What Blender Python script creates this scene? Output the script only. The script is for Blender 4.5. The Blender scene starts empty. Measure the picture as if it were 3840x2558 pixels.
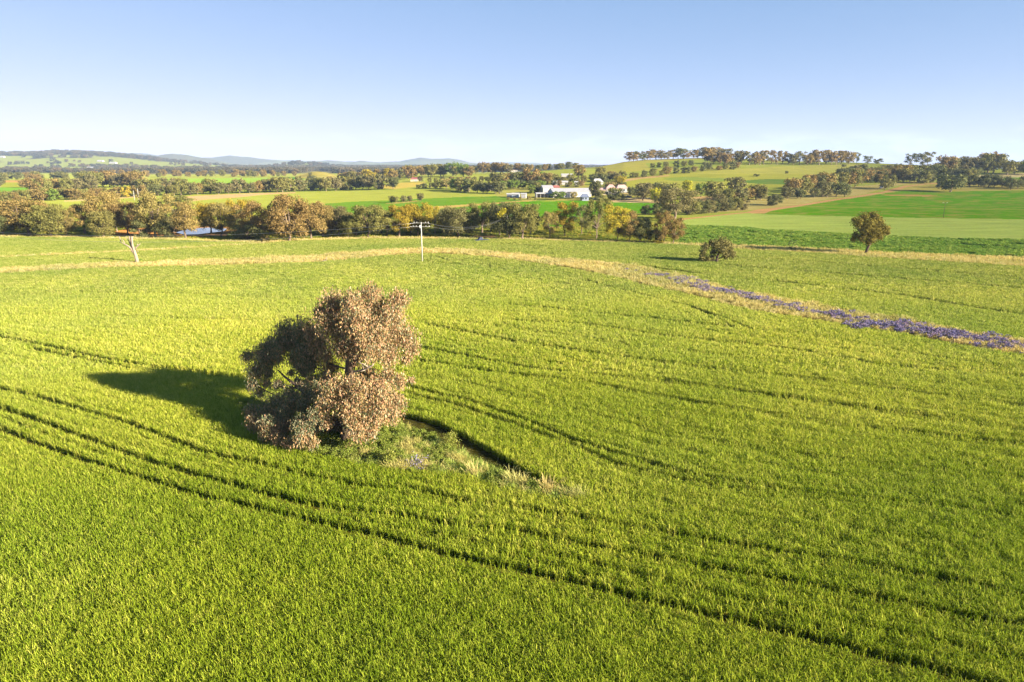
import bpy, math, random
import numpy as np
rng = np.random.default_rng(11); random.seed(11)
R = math.radians
scene = bpy.context.scene
COL = scene.collection
# ------------------------------------------------------------------ survey: camera and terrain
F = 2560.0; HC = 24.7; PITCH = math.atan((1279 - 616) / F)
CP, SP = math.cos(PITCH), math.sin(PITCH)
def ray(px, py):
    u = (np.asarray(px, float) - 1920) / F; v = (np.asarray(py, float) - 1279) / F
    return u, CP - v * SP, -SP - v * CP
def project(x, y, z):
    d = y * CP - (z - HC) * SP
    d = np.where(d < 1e-3, 1e-3, d)
    w = (z - HC) * CP + y * SP
    return 1920 + F * x / d, 1279 - F * w / d
def hgt(px, py, Y):
    u, dy, dz = ray(px, py)
    return HC + dz / dy * Y
def colx(px): return (np.asarray(px, float) - 1920) * 0.968 / F
def sm(t):
    t = np.clip(t, 0, 1); return t * t * (3 - 2 * t)
def vnoise(x, y, seed=0):
    xi = np.floor(x).astype(np.int64); yi = np.floor(y).astype(np.int64)
    fx = x - xi; fy = y - yi; fx = fx * fx * (3 - 2 * fx); fy = fy * fy * (3 - 2 * fy)
    def h(a, b):
        n = (a * 374761393 + b * 668265263 + seed * 1442695041) & 0x7fffffff
        n = ((n ^ (n >> 13)) * 1274126177) & 0x7fffffff
        n = n ^ (n >> 16)
        return (n & 0xffff) / 65535.0
    return (h(xi, yi) * (1 - fx) + h(xi + 1, yi) * fx) * (1 - fy) + (h(xi, yi + 1) * (1 - fx) + h(xi + 1, yi + 1) * fx) * fy
def fbm(x, y, seed=0, o=4):
    s = 0; a = 0.5
    for i in range(o):
        s = s + a * vnoise(x * 2 ** i, y * 2 ** i, seed + i); a *= 0.5
    return s
CREST = np.array([(1300,690),(1525,666),(1770,654),(1900,649),(2000,643),(2170,631),(2250,626),(2340,607),(2420,599),(2600,593),(2720,591),(2850,600),(3000,606),(3190,610),(3290,613),(3400,618),(3560,624),(3700,630),(3840,640),(4300,662),(5200,690)], float)
CDIST = np.array([(1300,950),(2170,950),(2420,1080),(2720,1120),(3190,1050),(3560,930),(3840,820),(4300,760)], float)
CZ = np.maximum(0, hgt(CREST[:,0], CREST[:,1], np.interp(CREST[:,0], CDIST[:,0], CDIST[:,1])))
RIDGES = [  # distance, front width, back width, profile in picture columns (used only to get real heights)
 (4600, 2000, 1500, [(-900,586),(0,579),(120,579),(200,573),(300,575),(420,581),(520,592),(620,604),(720,613),(800,618),(900,640)], 3.0),
 (4300, 700, 700, [(980,640),(1040,622),(1100,613),(1150,613),(1220,622),(1300,640)], 1.0),
 (7600, 1300, 900, [(380,640),(430,600),(560,588),(610,581),(650,576),(700,582),(760,593),(800,600),(860,612),(950,622),(1100,622),(1200,624),(1300,624),(1450,626),(1560,627),(1800,627),(1900,650)], 10.0),
 (9500, 1000, 900, [(380,600),(430,585),(500,574),(560,578),(640,592),(800,592),(864,583),(930,587),(990,595),(1076,603),(1140,605),(1233,602),(1300,609),(1352,604),(1429,609),(1500,606),(1540,598),(1577,592),(1620,595),(1680,594),(1713,599),(1760,611),(1850,618),(2200,622),(2400,640)], 14.0),
 (13000, 1500, 1200, [(-900,600),(200,598),(700,594),(850,592),(1000,600),(1250,606),(1500,610),(1800,612),(1880,609),(2000,611),(2100,618),(2600,622),(4500,622)], 14.0)]
def terrain(x, y):
    x = np.asarray(x, float); y = np.asarray(y, float)
    ys = np.maximum(y, 1.0); u = x / ys
    px = 1920 + u * F / 0.968
    z = np.zeros_like(x)
    cz = np.interp(px, CREST[:,0], CZ, left=0); cd = np.interp(px, CDIST[:,0], CDIST[:,1])
    s = np.clip((y - 430) / (cd - 430), 0, 1)
    up = cz * (0.75 * s + 0.25 * sm(s))
    z = z + np.where(y <= cd, up, cz * (1 - sm((y - cd) / 800)))
    z = z + 11.5 * np.exp(-(((px - 1190) / 62) ** 2 + ((y - 1330) / 110) ** 2))
    for D, fw, bw, prof, nz in RIDGES:
        p = np.array(prof, float); h = np.maximum(0, hgt(p[:,0], p[:,1], D))
        k = np.interp(px, p[:,0], h)
        sh = np.where(y <= D, sm(1 - (D - y) / fw), sm(1 - (y - D) / bw))
        t = sh * (k + np.where(k > 1, (fbm(x / 330, y / 330, 5) - .47) * nz * 2.2, 0))
        z = np.maximum(z, t)
    z = z + np.where(y > 250, (fbm(x / 170, y / 170, 3, 2) - .37) * np.clip((y - 250) / 900, 0, 1) * 1.2, 0)
    return np.maximum(z, 0)
_YS = np.concatenate([np.arange(15, 260, .5), np.geomspace(260, 15500, 1500)])
def cast(px, py, far=15000):
    dx, dy, dz = ray(px, py); s = _YS / dy
    x = dx * s; z = HC + dz * s
    g = z - terrain(x, _YS); m = _YS <= far
    hit = np.nonzero((g <= 0) & m)[0]
    if len(hit):
        i = hit[0]
        if i > 0:
            t = g[i-1] / (g[i-1] - g[i]); Y = _YS[i-1] + t * (_YS[i] - _YS[i-1])
        else: Y = _YS[0]
    else: Y = _YS[m][np.argmin(g[m])]
    X = dx * Y / dy
    return float(X), float(Y), float(terrain(np.array([X]), np.array([Y]))[0])
def rng_m(x, y, z): return math.sqrt(x * x + y * y + (z - HC) ** 2) * 1.0
# ------------------------------------------------------------------ helpers
def srgb(r, g, b):
    f = lambda c: (c / 255 / 12.92) if c <= 10 else ((c / 255 + .055) / 1.055) ** 2.4
    return np.array([f(r), f(g), f(b)])
KALB = 0.41
def alb(r, g, b): return srgb(r, g, b) * KALB
def link(o): COL.objects.link(o); return o
def tag(o, label=None, cat=None, group=None, kind=None):
    if label: o['label'] = label
    if cat: o['category'] = cat
    if group: o['group'] = group
    if kind: o['kind'] = kind
    return o
def empty(name, loc, label, cat, group=None, rz=0):
    o = bpy.data.objects.new(name, None); link(o); o.location = loc; o.rotation_euler = (0, 0, rz); o.empty_display_size = .5
    return tag(o, label, cat, group)
class MB:
    def __init__(s): s.v = []; s.f = []; s.m = []; s.n = 0
    def add(s, v, f, mi=0):
        v = np.asarray(v, float); s.v.append(v); s.f += [tuple(i + s.n for i in q) for q in f]; s.m += [mi] * len(f); s.n += len(v)
    def box(s, c, d, rz=0, mi=0, taper=1.0):
        x, y, z = [k / 2 for k in d]
        v = np.array([(-x,-y,-z),(x,-y,-z),(x,y,-z),(-x,y,-z),(-x*taper,-y*taper,z),(x*taper,-y*taper,z),(x*taper,y*taper,z),(-x*taper,y*taper,z)])
        if rz:
            a, b = math.cos(rz), math.sin(rz); v = np.stack([v[:,0]*a - v[:,1]*b, v[:,0]*b + v[:,1]*a, v[:,2]], 1)
        s.add(v + np.array(c), [(0,3,2,1),(4,5,6,7),(0,1,5,4),(1,2,6,5),(2,3,7,6),(3,0,4,7)], mi)
    def tube(s, pts, rad, n=7, mi=0, cap=True):
        pts = np.asarray(pts, float); k = len(pts); rad = np.broadcast_to(np.asarray(rad, float), (k,))
        rings = []
        for i in range(k):
            t = pts[min(i+1, k-1)] - pts[max(i-1, 0)]; t = t / (np.linalg.norm(t) + 1e-9)
            a = np.cross(t, (0.13, 0.97, 0.2) if abs(t[1]) < .9 else (1., 0, 0)); a /= np.linalg.norm(a); b = np.cross(t, a)
            an = np.arange(n) * 2 * math.pi / n
            rings.append(pts[i] + rad[i] * (np.cos(an)[:,None] * a + np.sin(an)[:,None] * b))
        v = np.concatenate(rings); f = []
        for i in range(k-1):
            for j in range(n):
                f.append((i*n+j, i*n+(j+1)%n, (i+1)*n+(j+1)%n, (i+1)*n+j))
        if cap: f += [tuple(range(n))[::-1], tuple((k-1)*n + j for j in range(n))]
        s.add(v, f, mi)
    def mesh(s, name, mats, smooth=False):
        me = bpy.data.meshes.new(name); me.from_pydata(np.concatenate(s.v).tolist(), [], s.f)
        for m in (mats if isinstance(mats, (list, tuple)) else [mats]): me.materials.append(m)
        if any(s.m): me.polygons.foreach_set('material_index', s.m)
        if smooth: me.polygons.foreach_set('use_smooth', [True] * len(me.polygons))
        me.update(); return me
    def build(s, name, mats, parent=None, smooth=False):
        o = link(bpy.data.objects.new(name, s.mesh(name, mats, smooth))); o.parent = parent; return o
def quads_mesh(name, V, mat, n=4):
    """V: (k,n,3) polygons"""
    k = len(V); me = bpy.data.meshes.new(name)
    me.vertices.add(k * n); me.vertices.foreach_set('co', np.ascontiguousarray(V, np.float32).ravel())
    me.loops.add(k * n); me.loops.foreach_set('vertex_index', np.arange(k * n, dtype=np.int32))
    me.polygons.add(k); me.polygons.foreach_set('loop_start', np.arange(0, k * n, n, dtype=np.int32))
    me.polygons.foreach_set('loop_total', np.full(k, n, np.int32))
    me.update(calc_edges=True); me.materials.append(mat); return me
# ------------------------------------------------------------------ materials
def mat(name):
    m = bpy.data.materials.new(name); m.use_nodes = True; nt = m.node_tree
    for n in list(nt.nodes): nt.nodes.remove(n)
    out = nt.nodes.new('ShaderNodeOutputMaterial'); return m, nt, out
def nd(nt, t, **k):
    n = nt.nodes.new(t)
    for a, b in k.items(): setattr(n, a, b)
    return n
def ramp(nt, stops, interp='LINEAR'):
    r = nd(nt, 'ShaderNodeValToRGB'); e = r.color_ramp; e.interpolation = interp
    while len(e.elements) < len(stops): e.elements.new(.5)
    for el, (p, c) in zip(e.elements, stops): el.position = p; el.color = (*c, 1)
    return r
def mixc(nt, a, b, fac, mode='MIX'):
    m = nd(nt, 'ShaderNodeMix', data_type='RGBA', blend_type=mode)
    if hasattr(fac, 'links') or hasattr(fac, 'is_linked'): nt.links.new(fac, m.inputs[0])
    else: m.inputs[0].default_value = fac
    for i, v in ((6, a), (7, b)):
        if hasattr(v, 'is_linked'): nt.links.new(v, m.inputs[i])
        else: m.inputs[i].default_value = (*v, 1)
    return m.outputs[2]
def leafmat(name, cols, tr=.3, tint=True, rnd='island', noise=0, trtint=(.95, 1.0, .6), gloss=.0):
    m, nt, out = mat(name); L = nt.links.new
    if rnd == 'island': g = nd(nt, 'ShaderNodeNewGeometry'); src = g.outputs['Random Per Island']
    else: g = nd(nt, 'ShaderNodeObjectInfo'); src = g.outputs['Random']
    rp = ramp(nt, [(i / max(1, len(cols) - 1), c) for i, c in enumerate(cols)]); L(src, rp.inputs[0]); c = rp.outputs[0]
    oi = nd(nt, 'ShaderNodeObjectInfo')
    if tint:
        c = mixc(nt, c, oi.outputs['Color'], 1, 'MULTIPLY'); c.node.name = 'tint'
    if noise:
        t = nd(nt, 'ShaderNodeTexNoise'); t.inputs['Scale'].default_value = noise; t.inputs['Detail'].default_value = 3
        L(oi.outputs['Location'], t.inputs['Vector'])
        r2 = ramp(nt, [(.3, (.78, .86, .8)), (.7, (1.2, 1.12, 1.1))]); L(t.outputs['Fac'], r2.inputs[0])
        c = mixc(nt, c, r2.outputs[0], 1, 'MULTIPLY')
    d = nd(nt, 'ShaderNodeBsdfDiffuse'); L(c, d.inputs['Color'])
    t = nd(nt, 'ShaderNodeBsdfTranslucent'); L(mixc(nt, c, trtint, 1, 'MULTIPLY'), t.inputs['Color'])
    mx = nd(nt, 'ShaderNodeMixShader'); mx.inputs[0].default_value = tr; L(d.outputs[0], mx.inputs[1]); L(t.outputs[0], mx.inputs[2])
    s = mx.outputs[0]
    if gloss:
        gl = nd(nt, 'ShaderNodeBsdfGlossy'); gl.inputs['Roughness'].default_value = .45; gl.inputs['Color'].default_value = (.9, .9, .8, 1)
        m2 = nd(nt, 'ShaderNodeMixShader'); m2.inputs[0].default_value = gloss; L(s, m2.inputs[1]); L(gl.outputs[0], m2.inputs[2]); s = m2.outputs[0]
    L(s, out.inputs[0]); return m
def solid(name, c1, c2=None, scale=3, rough=.7, metal=0, stretch=(1, 1, 1), bump=0, spec=.3):
    m, nt, out = mat(name); L = nt.links.new
    p = nd(nt, 'ShaderNodeBsdfPrincipled'); p.inputs['Roughness'].default_value = rough; p.inputs['Metallic'].default_value = metal
    p.inputs['Specular IOR Level'].default_value = spec
    if c2 is None: c2 = tuple(np.array(c1) * .75)
    tc = nd(nt, 'ShaderNodeTexCoord'); mp = nd(nt, 'ShaderNodeMapping'); mp.inputs['Scale'].default_value = stretch
    L(tc.outputs['Object'], mp.inputs[0]); t = nd(nt, 'ShaderNodeTexNoise'); t.inputs['Scale'].default_value = scale; t.inputs['Detail'].default_value = 5
    L(mp.outputs[0], t.inputs['Vector']); r = ramp(nt, [(.35, tuple(c1)), (.68, tuple(c2))]); L(t.outputs['Fac'], r.inputs[0]); L(r.outputs[0], p.inputs['Base Color'])
    if bump:
        b = nd(nt, 'ShaderNodeBump'); b.inputs['Strength'].default_value = bump; b.inputs['Distance'].default_value = .1; L(t.outputs['Fac'], b.inputs['Height']); L(b.outputs[0], p.inputs['Normal'])
    L(p.outputs[0], out.inputs[0]); return m
M = {}
M['bark_pale'] = solid('pale_gum_bark', (.25, .185, .13), (.13, .09, .065), 3, .9, stretch=(3, 3, .6), bump=.6)
M['bark_dark'] = solid('dark_bark', (.11, .075, .05), (.05, .035, .025), 5, .95, stretch=(3, 3, .5), bump=.8)
M['bark_dead'] = solid('weathered_dead_wood', (.34, .27, .2), (.19, .14, .1), 2, .9, stretch=(4, 4, .4), bump=.5)
M['concrete'] = solid('weathered_pole', (.46, .45, .4), (.36, .34, .3), 2, .8)
M['steel'] = solid('galvanised_steel', (.5, .5, .5), None, 3, .5, .6)
M['wire'] = solid('wire', (.35, .35, .36), None, 3, .4, .7)
M['ceramic'] = solid('insulator', (.7, .68, .62), None, 3, .3)
M['white_wall'] = solid('white_painted_wall', (.46, .43, .38), (.36, .34, .3), .8, .8)
M['cream_wall'] = solid('cream_wall', (.46, .37, .25), (.38, .3, .2), .8, .8)
M['grey_wall'] = solid('blue_grey_cladding_and_shade', (.33, .37, .45), (.27, .3, .37), .8, .7, stretch=(4, 4, .2))
M['grey_roof'] = solid('grey_metal_roof', (.36, .35, .36), (.29, .28, .29), .7, .45, .1, stretch=(3, .4, 1))
M['white_roof'] = solid('white_metal_roof', (.44, .43, .41), (.36, .35, .34), .7, .5)
M['red_roof'] = solid('red_roof', (.3, .1, .08), (.2, .07, .06), .8, .7)
M['tile_roof'] = solid('pink_tile_roof', (.5, .33, .28), (.38, .23, .2), .8, .8)
M['slate_roof'] = solid('slate_blue_roof', (.17, .19, .27), (.12, .14, .2), .8, .6)
M['dark'] = solid('dark_opening', (.03, .028, .026), None, 2, .9)
M['glass'] = solid('window_glass', (.06, .07, .09), None, 2, .12, spec=.6)
M['car_blue'] = solid('dark_blue_paint', (.025, .035, .09), (.02, .03, .07), 2, .3, .2, spec=.5)
M['car_white'] = solid('white_paint', (.75, .75, .74), (.68, .68, .67), 2, .3, spec=.5)
M['car_dark'] = solid('charcoal_paint', (.04, .04, .045), None, 2, .3, spec=.5)
M['tyre'] = solid('tyre_rubber', (.02, .02, .02), None, 3, .9)
M['lamp'] = solid('lamp_lens', (.7, .68, .6), None, 3, .2)
FOL = [(.10, .09, .037), (.145, .125, .05), (.195, .162, .067), (.245, .2, .085)]
M['gum'] = leafmat('gum_foliage', FOL, .18)
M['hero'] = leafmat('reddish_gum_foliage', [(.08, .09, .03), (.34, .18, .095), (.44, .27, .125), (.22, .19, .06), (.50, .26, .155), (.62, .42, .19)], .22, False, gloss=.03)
M['hero_olive_shade'] = leafmat('olive_shade_gum_foliage', [(.08, .10, .05), (.14, .16, .08), (.21, .21, .12), (.32, .25, .17)], .2, False)
M['herb'] = leafmat('leafy_weed', [(.12, .16, .025), (.22, .25, .05), (.34, .34, .11)], .3, True)
M['wheat'] = leafmat('wheat_leaf', [(.19, .245, .024), (.29, .325, .04), (.41, .405, .075)], .26, True, 'obj', .035, gloss=.0)
M['straw'] = leafmat('dry_grass_blades', [(.40, .34, .13), (.52, .45, .2), (.6, .54, .28)], .25, True, 'obj', .05)
M['purple'] = leafmat('purple_petals', [(.15, .125, .215), (.21, .175, .28), (.31, .265, .37)], .2, True)
M['rough'] = leafmat('rough_pasture', [(.17, .2, .03), (.25, .26, .045), (.33, .3, .08)], .3, True, 'obj', .03)
M['crop'] = leafmat('broadleaf_crop', [(.12, .215, .03), (.18, .27, .045), (.25, .32, .065)], .25, True, 'obj', .03)
M['far'] = leafmat('far_foliage', [(.075, .07, .04), (.1, .088, .048), (.13, .105, .058)], .15, True, 'obj')
# ------------------------------------------------------------------ field map (picture columns and rows of the survey -> ground)
def inpoly(px, py, poly):
    p = np.asarray(poly, float); r = np.zeros(px.shape, bool)
    bb = (px >= p[:,0].min()) & (px <= p[:,0].max()) & (py >= p[:,1].min()) & (py <= p[:,1].max())
    if not bb.any(): return r
    x = px[bb]; y = py[bb]; c = np.zeros(x.shape, bool); j = len(p) - 1
    for i in range(len(p)):
        xi, yi = p[i]; xj, yj = p[j]
        if yi != yj: c ^= ((yi > y) != (yj > y)) & (x < (xj - xi) * (y - yi) / (yj - yi) + xi)
        j = i
    r[bb] = c; return r
STRIP_U = [(-1200,1052),(-400,1030),(0,1015),(425,992),(850,980),(1000,972),(1200,962),(1250,957),(1450,943),(1580,937),(1640,939),(1800,944),(1960,960),(2100,975),(2250,988),(2400,1008),(2548,1040),(2827,1112),(3036,1146),(3384,1206),(3663,1262),(3840,1292),(4200,1372),(5200,1560)]
STRIP_L = [(-1200,1075),(-400,1050),(0,1033),(425,1011),(850,1002),(1000,996),(1200,989),(1250,984),(1450,966),(1580,958),(1640,958),(1800,966),(1960,988),(2100,1008),(2250,1034),(2400,1072),(2548,1104),(2827,1176),(3036,1207),(3384,1263),(3663,1318),(3840,1347),(4200,1432),(5200,1625)]
STRIP = STRIP_U + STRIP_L[::-1]
SU = np.array(STRIP_U, float); SL = np.array(STRIP_L, float)
BELT = np.array([(-1200,905),(0,893),(300,897),(640,905),(860,914),(1000,918),(1090,909),(1400,900),(1750,902),(2000,905),(2300,914),(2520,922),(2640,930),(2840,944),(3095,958),(3265,971),(3520,986),(3840,1007),(4300,1040),(5200,1085)], float)
VERGE_U = np.array([(2400,905),(2560,918),(2700,922),(2840,927),(3095,938),(3265,950),(3520,959),(3840,972),(4300,995),(5200,1030)], float)
DARKF = [(2520,905),(2565,846),(2800,853),(2840,860),(3180,879),(3477,893),(3840,901),(4500,915),(5300,930),(5300,1030),(4300,995),(3840,972),(3520,959),(3265,950),(3095,938),(2840,927),(2640,921),(2520,918)]
PALEF = [(2480,830),(2540,823),(2800,800),(2882,804),(3265,814),(3840,823),(5300,845),(5300,930),(4500,915),(3840,901),(3477,893),(3180,879),(2840,860),(2800,853),(2565,846),(2480,870)]
BRIGHT = [(2800,800),(2860,795),(2989,776),(3116,755),(3307,727),(3390,716),(3560,719),(3840,714),(4500,712),(5300,715),(5300,845),(3840,823),(3265,814),(2882,804)]
ROAD = [(2540,822),(2700,805),(2800,795),(2835,786),(2989,769),(3116,748),(3240,730),(3307,720),(3345,708),(3392,697),(3477,688),(3560,685),(3560,687),(3477,691),(3400,701),(3370,714),(3307,726),(3240,737),(3116,755),(2989,776),(2920,786),(2885,793),(2868,801),(2820,801),(2800,799),(2700,809),(2540,827)]
WEEDS = [(900,1530),(940,1600),(1000,1650),(1050,1690),(1200,1722),(1330,1760),(1500,1785),(1640,1797),(1760,1806),(1860,1840),(1960,1866),(2080,1888),(2190,1892),(2180,1872),(2055,1852),(1940,1818),(1830,1764),(1725,1710),(1630,1658),(1510,1612),(1400,1520),(1200,1490),(1000,1490)]
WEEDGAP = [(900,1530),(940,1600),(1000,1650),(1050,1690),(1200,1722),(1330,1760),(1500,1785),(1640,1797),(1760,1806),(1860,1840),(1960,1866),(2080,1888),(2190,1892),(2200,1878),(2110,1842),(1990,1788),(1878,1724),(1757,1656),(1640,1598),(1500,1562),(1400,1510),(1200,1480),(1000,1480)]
DAM = [(660,872),(700,860),(740,856),(790,853),(852,858),(840,867),(790,873),(743,879),(690,880)]
c_wheat_g = alb(95, 92, 32)
FIELDS = [  # polygon, colour, patchiness, max range
 ([(-2000,560),(6000,560),(6000,930),(-2000,930)], alb(184,190,80), .2, 20000),
 # far plain and hills (left / centre)
 ([(-2000,560),(2300,560),(2300,634),(1600,640),(1300,646),(900,652),(0,652),(-2000,652)], alb(158,170,84), .5, 20000),
 ([(380,638),(1000,636),(1500,628),(1500,646),(900,654),(380,654)], alb(120,118,80), .4, 20000),
 ([(-2000,690),(0,683),(300,676),(300,690),(250,705),(0,703),(-2000,706)], alb(170,175,60), .2, 4000),
 ([(-2000,703),(0,703),(100,703),(115,725),(105,745),(-2000,745)], alb(130,180,55), .1, 4000),
 ([(-2000,677),(0,677),(290,675),(290,679),(160,684),(0,684),(-2000,686)], alb(215,165,95), .1, 4000),
 ([(510,672),(760,669),(1000,667),(1130,668),(1090,676),(1000,695),(900,706),(760,706),(640,704),(560,690)], alb(165,200,70), .15, 4000),
 ([(1060,664),(1170,666),(1130,674),(1060,672)], alb(95,155,45), .1, 4000),
 ([(1105,668),(1120,655),(1180,643),(1240,648),(1275,665),(1200,672)], alb(190,175,85), .4, 4000),
 ([(1190,668),(1275,664),(1270,676),(1200,674)], alb(225,205,140), .1, 4000),
 ([(240,752),(430,740),(500,735),(560,733),(560,737),(400,749),(240,757)], alb(225,195,130), .1, 4000),
 ([(-1000,768),(0,766),(62,772),(66,788),(40,795),(0,799),(-1000,805)], alb(226,180,118), .12, 4000),
 ([(672,738),(800,731),(950,725),(1110,721),(1110,724),(980,731),(900,740),(780,748),(720,755),(700,750)], alb(228,186,132), .12, 4000),
 ([(480,690),(1480,690),(1480,712),(1000,723),(600,733),(480,730)], alb(150,165,62), .4, 4000),
 ([(1400,702),(1490,686),(1600,682),(1560,700),(1480,710)], alb(220,195,95), .2, 4000),
 ([(1170,768),(1300,758),(1440,752),(1600,745),(1750,738),(1860,736),(1990,741),(2060,750),(2000,760),(1800,766),(1640,776),(1500,880),(1200,880)], alb(118,164,44), .2, 4000),
 ([(1440,763),(1560,752),(1582,753),(1560,757),(1460,765)], alb(205,185,100), .1, 4000),
 ([(1600,776),(1760,766),(1900,757),(2000,749),(2020,751),(1960,758),(1850,765),(1700,778),(1620,784)], alb(215,185,105), .2, 4000),
 ([(1700,780),(1840,768),(1950,757),(2170,753),(2300,757),(2490,761),(2460,790),(2440,800),(2300,800),(2200,840),(2100,880),(1700,890)], alb(108,170,26), .12, 4000),
 ([(1850,700),(2020,690),(2330,700),(2500,715),(2420,745),(2270,755),(2160,751),(1960,752),(1860,735)], alb(190,185,92), .5, 4000),
 ([(2250,757),(2290,748),(2380,742),(2480,738),(2500,745),(2480,762),(2400,761)], alb(238,205,150), .1, 4000),
 ([(2300,722),(2390,718),(2390,730),(2300,734)], alb(228,200,130), .2, 4000),
 ([(2560,752),(2600,738),(2700,733),(2790,727),(2790,738),(2700,748),(2580,760)], alb(232,190,128), .2, 4000),
 ([(2600,800),(2660,780),(2850,740),(3000,715),(3200,700),(3420,680),(3480,682),(3400,690),(3320,706),(3240,728),(3116,745),(2989,768),(2860,782),(2780,792)], alb(214,195,118), .5, 4000),
 # right hill paddocks
 ([(2240,628),(2340,600),(2450,590),(2740,585),(2740,640),(2600,638),(2420,640),(2300,650),(2240,655)], alb(200,192,84), .4, 4000),
 ([(2420,612),(2560,600),(2700,596),(2760,620),(2640,632),(2440,634)], alb(172,186,70), .4, 4000),
 ([(2330,672),(2400,662),(2560,645),(2640,640),(2900,625),(3160,618),(3250,615),(3200,635),(3130,660),(2980,700),(2600,720),(2330,720)], alb(194,192,76), .15, 4000),
 ([(2600,646),(2900,626),(3250,614),(3140,656),(2920,652),(2620,652)], alb(206,200,92), .1, 4000),
 ([(2480,670),(2560,663),(2700,668),(2740,674),(2700,682),(2520,678)], alb(160,180,74), .2, 4000),
 ([(2780,678),(2860,672),(2970,672),(2955,692),(2900,692),(2790,686)], alb(118,152,62), .2, 4000),
 ([(2330,675),(2400,664),(2510,656),(2510,661),(2400,672),(2340,682)], alb(222,185,120), .1, 4000),
 ([(3330,716),(3420,682),(3560,684),(3840,690),(5300,690),(5300,715),(3840,713),(3560,718),(3390,717)], alb(205,190,95), .5, 4000),
 ([(3600,662),(3700,655),(3760,650),(3900,650),(5300,652),(5300,668),(3840,664),(3700,672)], alb(235,212,150), .2, 4000),
 ([(3760,668),(3840,664),(5300,668),(5300,690),(3840,690),(3760,680)], alb(140,175,58), .1, 4000),
 (BRIGHT, alb(112,174,0), .62, 4000),
 ([(3000,774),(3400,779),(3840,785),(5300,800),(5300,803),(3840,788),(3400,782),(3000,777)], alb(165,180,60), .1, 4000),
 ([(3300,730),(3400,729),(3520,733),(3480,738),(3330,734)], alb(215,170,95), .3, 4000),
 (PALEF, alb(194,212,104), .15, 4000),
 (DARKF, alb(105,150,45), .3, 4000),
 (ROAD, alb(232,178,120), .25, 4000),
]
def field_colour(x, y, z):
    px, py = project(x, y, z)
    c = np.zeros(x.shape + (4,)); c[..., :3] = c_wheat_g; c[..., 3] = .1
    rr = np.hypot(x, y)
    for poly, col, pt, mx in FIELDS:
        m = inpoly(px, py, poly) & (rr < mx) & (rr > 205)
        c[m, :3] = col; c[m, 3] = pt
    # wooded belt floor, in front of the back paddocks
    bu = np.interp(px, BELT[:,0], BELT[:,1])
    belt = (py < bu) & (py > np.interp(px, [-2000,0,600,900,1300,1700,2000,2300,2520,2600], [820,830,830,850,855,850,850,850,850,830])) & (px < 2530)
    f = fbm(x / 9, y / 14, 21)
    bc = np.where((f > .5)[..., None], alb(165,165,50), alb(104,112,36))
    c[belt, :3] = bc[belt]; c[belt, 3] = .6
    for poly, col in (([(405,886),(430,868),(480,858),(545,852),(640,858),(650,880),(560,892),(470,892)], alb(232,160,92)),
                      ([(640,850),(760,846),(880,850),(900,866),(840,884),(740,892),(650,888)], alb(205,150,96)),
                      ([(2240,880),(2330,850),(2480,845),(2560,850),(2540,900),(2400,900)], alb(196,165,62)),
                      ([(1640,895),(1700,889),(1800,884),(1900,886),(1900,890),(1760,896),(1650,899)], alb(200,158,105)),
                      ([(2410,872),(2500,862),(2560,856),(2560,860),(2480,870),(2420,878)], alb(214,176,110))):
        m = inpoly(px, py, poly) & (rr > 205) & (rr < 900); c[m, :3] = col; c[m, 3] = .3
    near = rr < 330
    wdp = inpoly(px, py, WEEDS) & (rr < 90); c[wdp, :3] = alb(112, 118, 50); wg = inpoly(px, py, WEEDGAP) & ~wdp & (rr < 90); c[wg, :3] = alb(64, 64, 30)  # gap soil darkened to carry the shadow of the wheat edge
    vg = near & (px > 2480) & (py < bu + 1) & (py > np.interp(px, VERGE_U[:,0], VERGE_U[:,1]))
    c[vg, :3] = alb(205,185,100); c[vg, 3] = .4
    st = (py > np.interp(px, SU[:,0], SU[:,1])) & (py < np.interp(px, SL[:,0], SL[:,1])) & near
    c[st, :3] = alb(200,176,92); c[st, 3] = .4
    for poly in ([(1150,990),(1220,979),(1330,972),(1450,965),(1640,957),(1640,961),(1460,970),(1330,979),(1240,986)],
                 [(1790,966),(1880,974),(1960,985),(2040,998),(2040,1003),(1940,990),(1850,976),(1790,970)]):
        m = inpoly(px, py, poly) & near; c[m, :3] = alb(236,180,112)
    # woodland floors of the far hills
    fw = (y > 2600) & (z > 4)
    wd = fw & (fbm(x / 420, y / 260, 33) + np.clip((z - 60) / 160, -.2, .3) > np.where(y > 6000, .40, .455))
    c[wd, :3] = alb(104,104,72)
    c[(y > 6000) & ~wd & (z > 1), :3] = alb(128,132,80)
    return c
def forest_mask(x, y, z):
    return (fbm(x / 420, y / 260, 33) + np.clip((z - 60) / 160, -.2, .3) > np.where(y > 6000, .40, .455)) & (z > 4)
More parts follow.
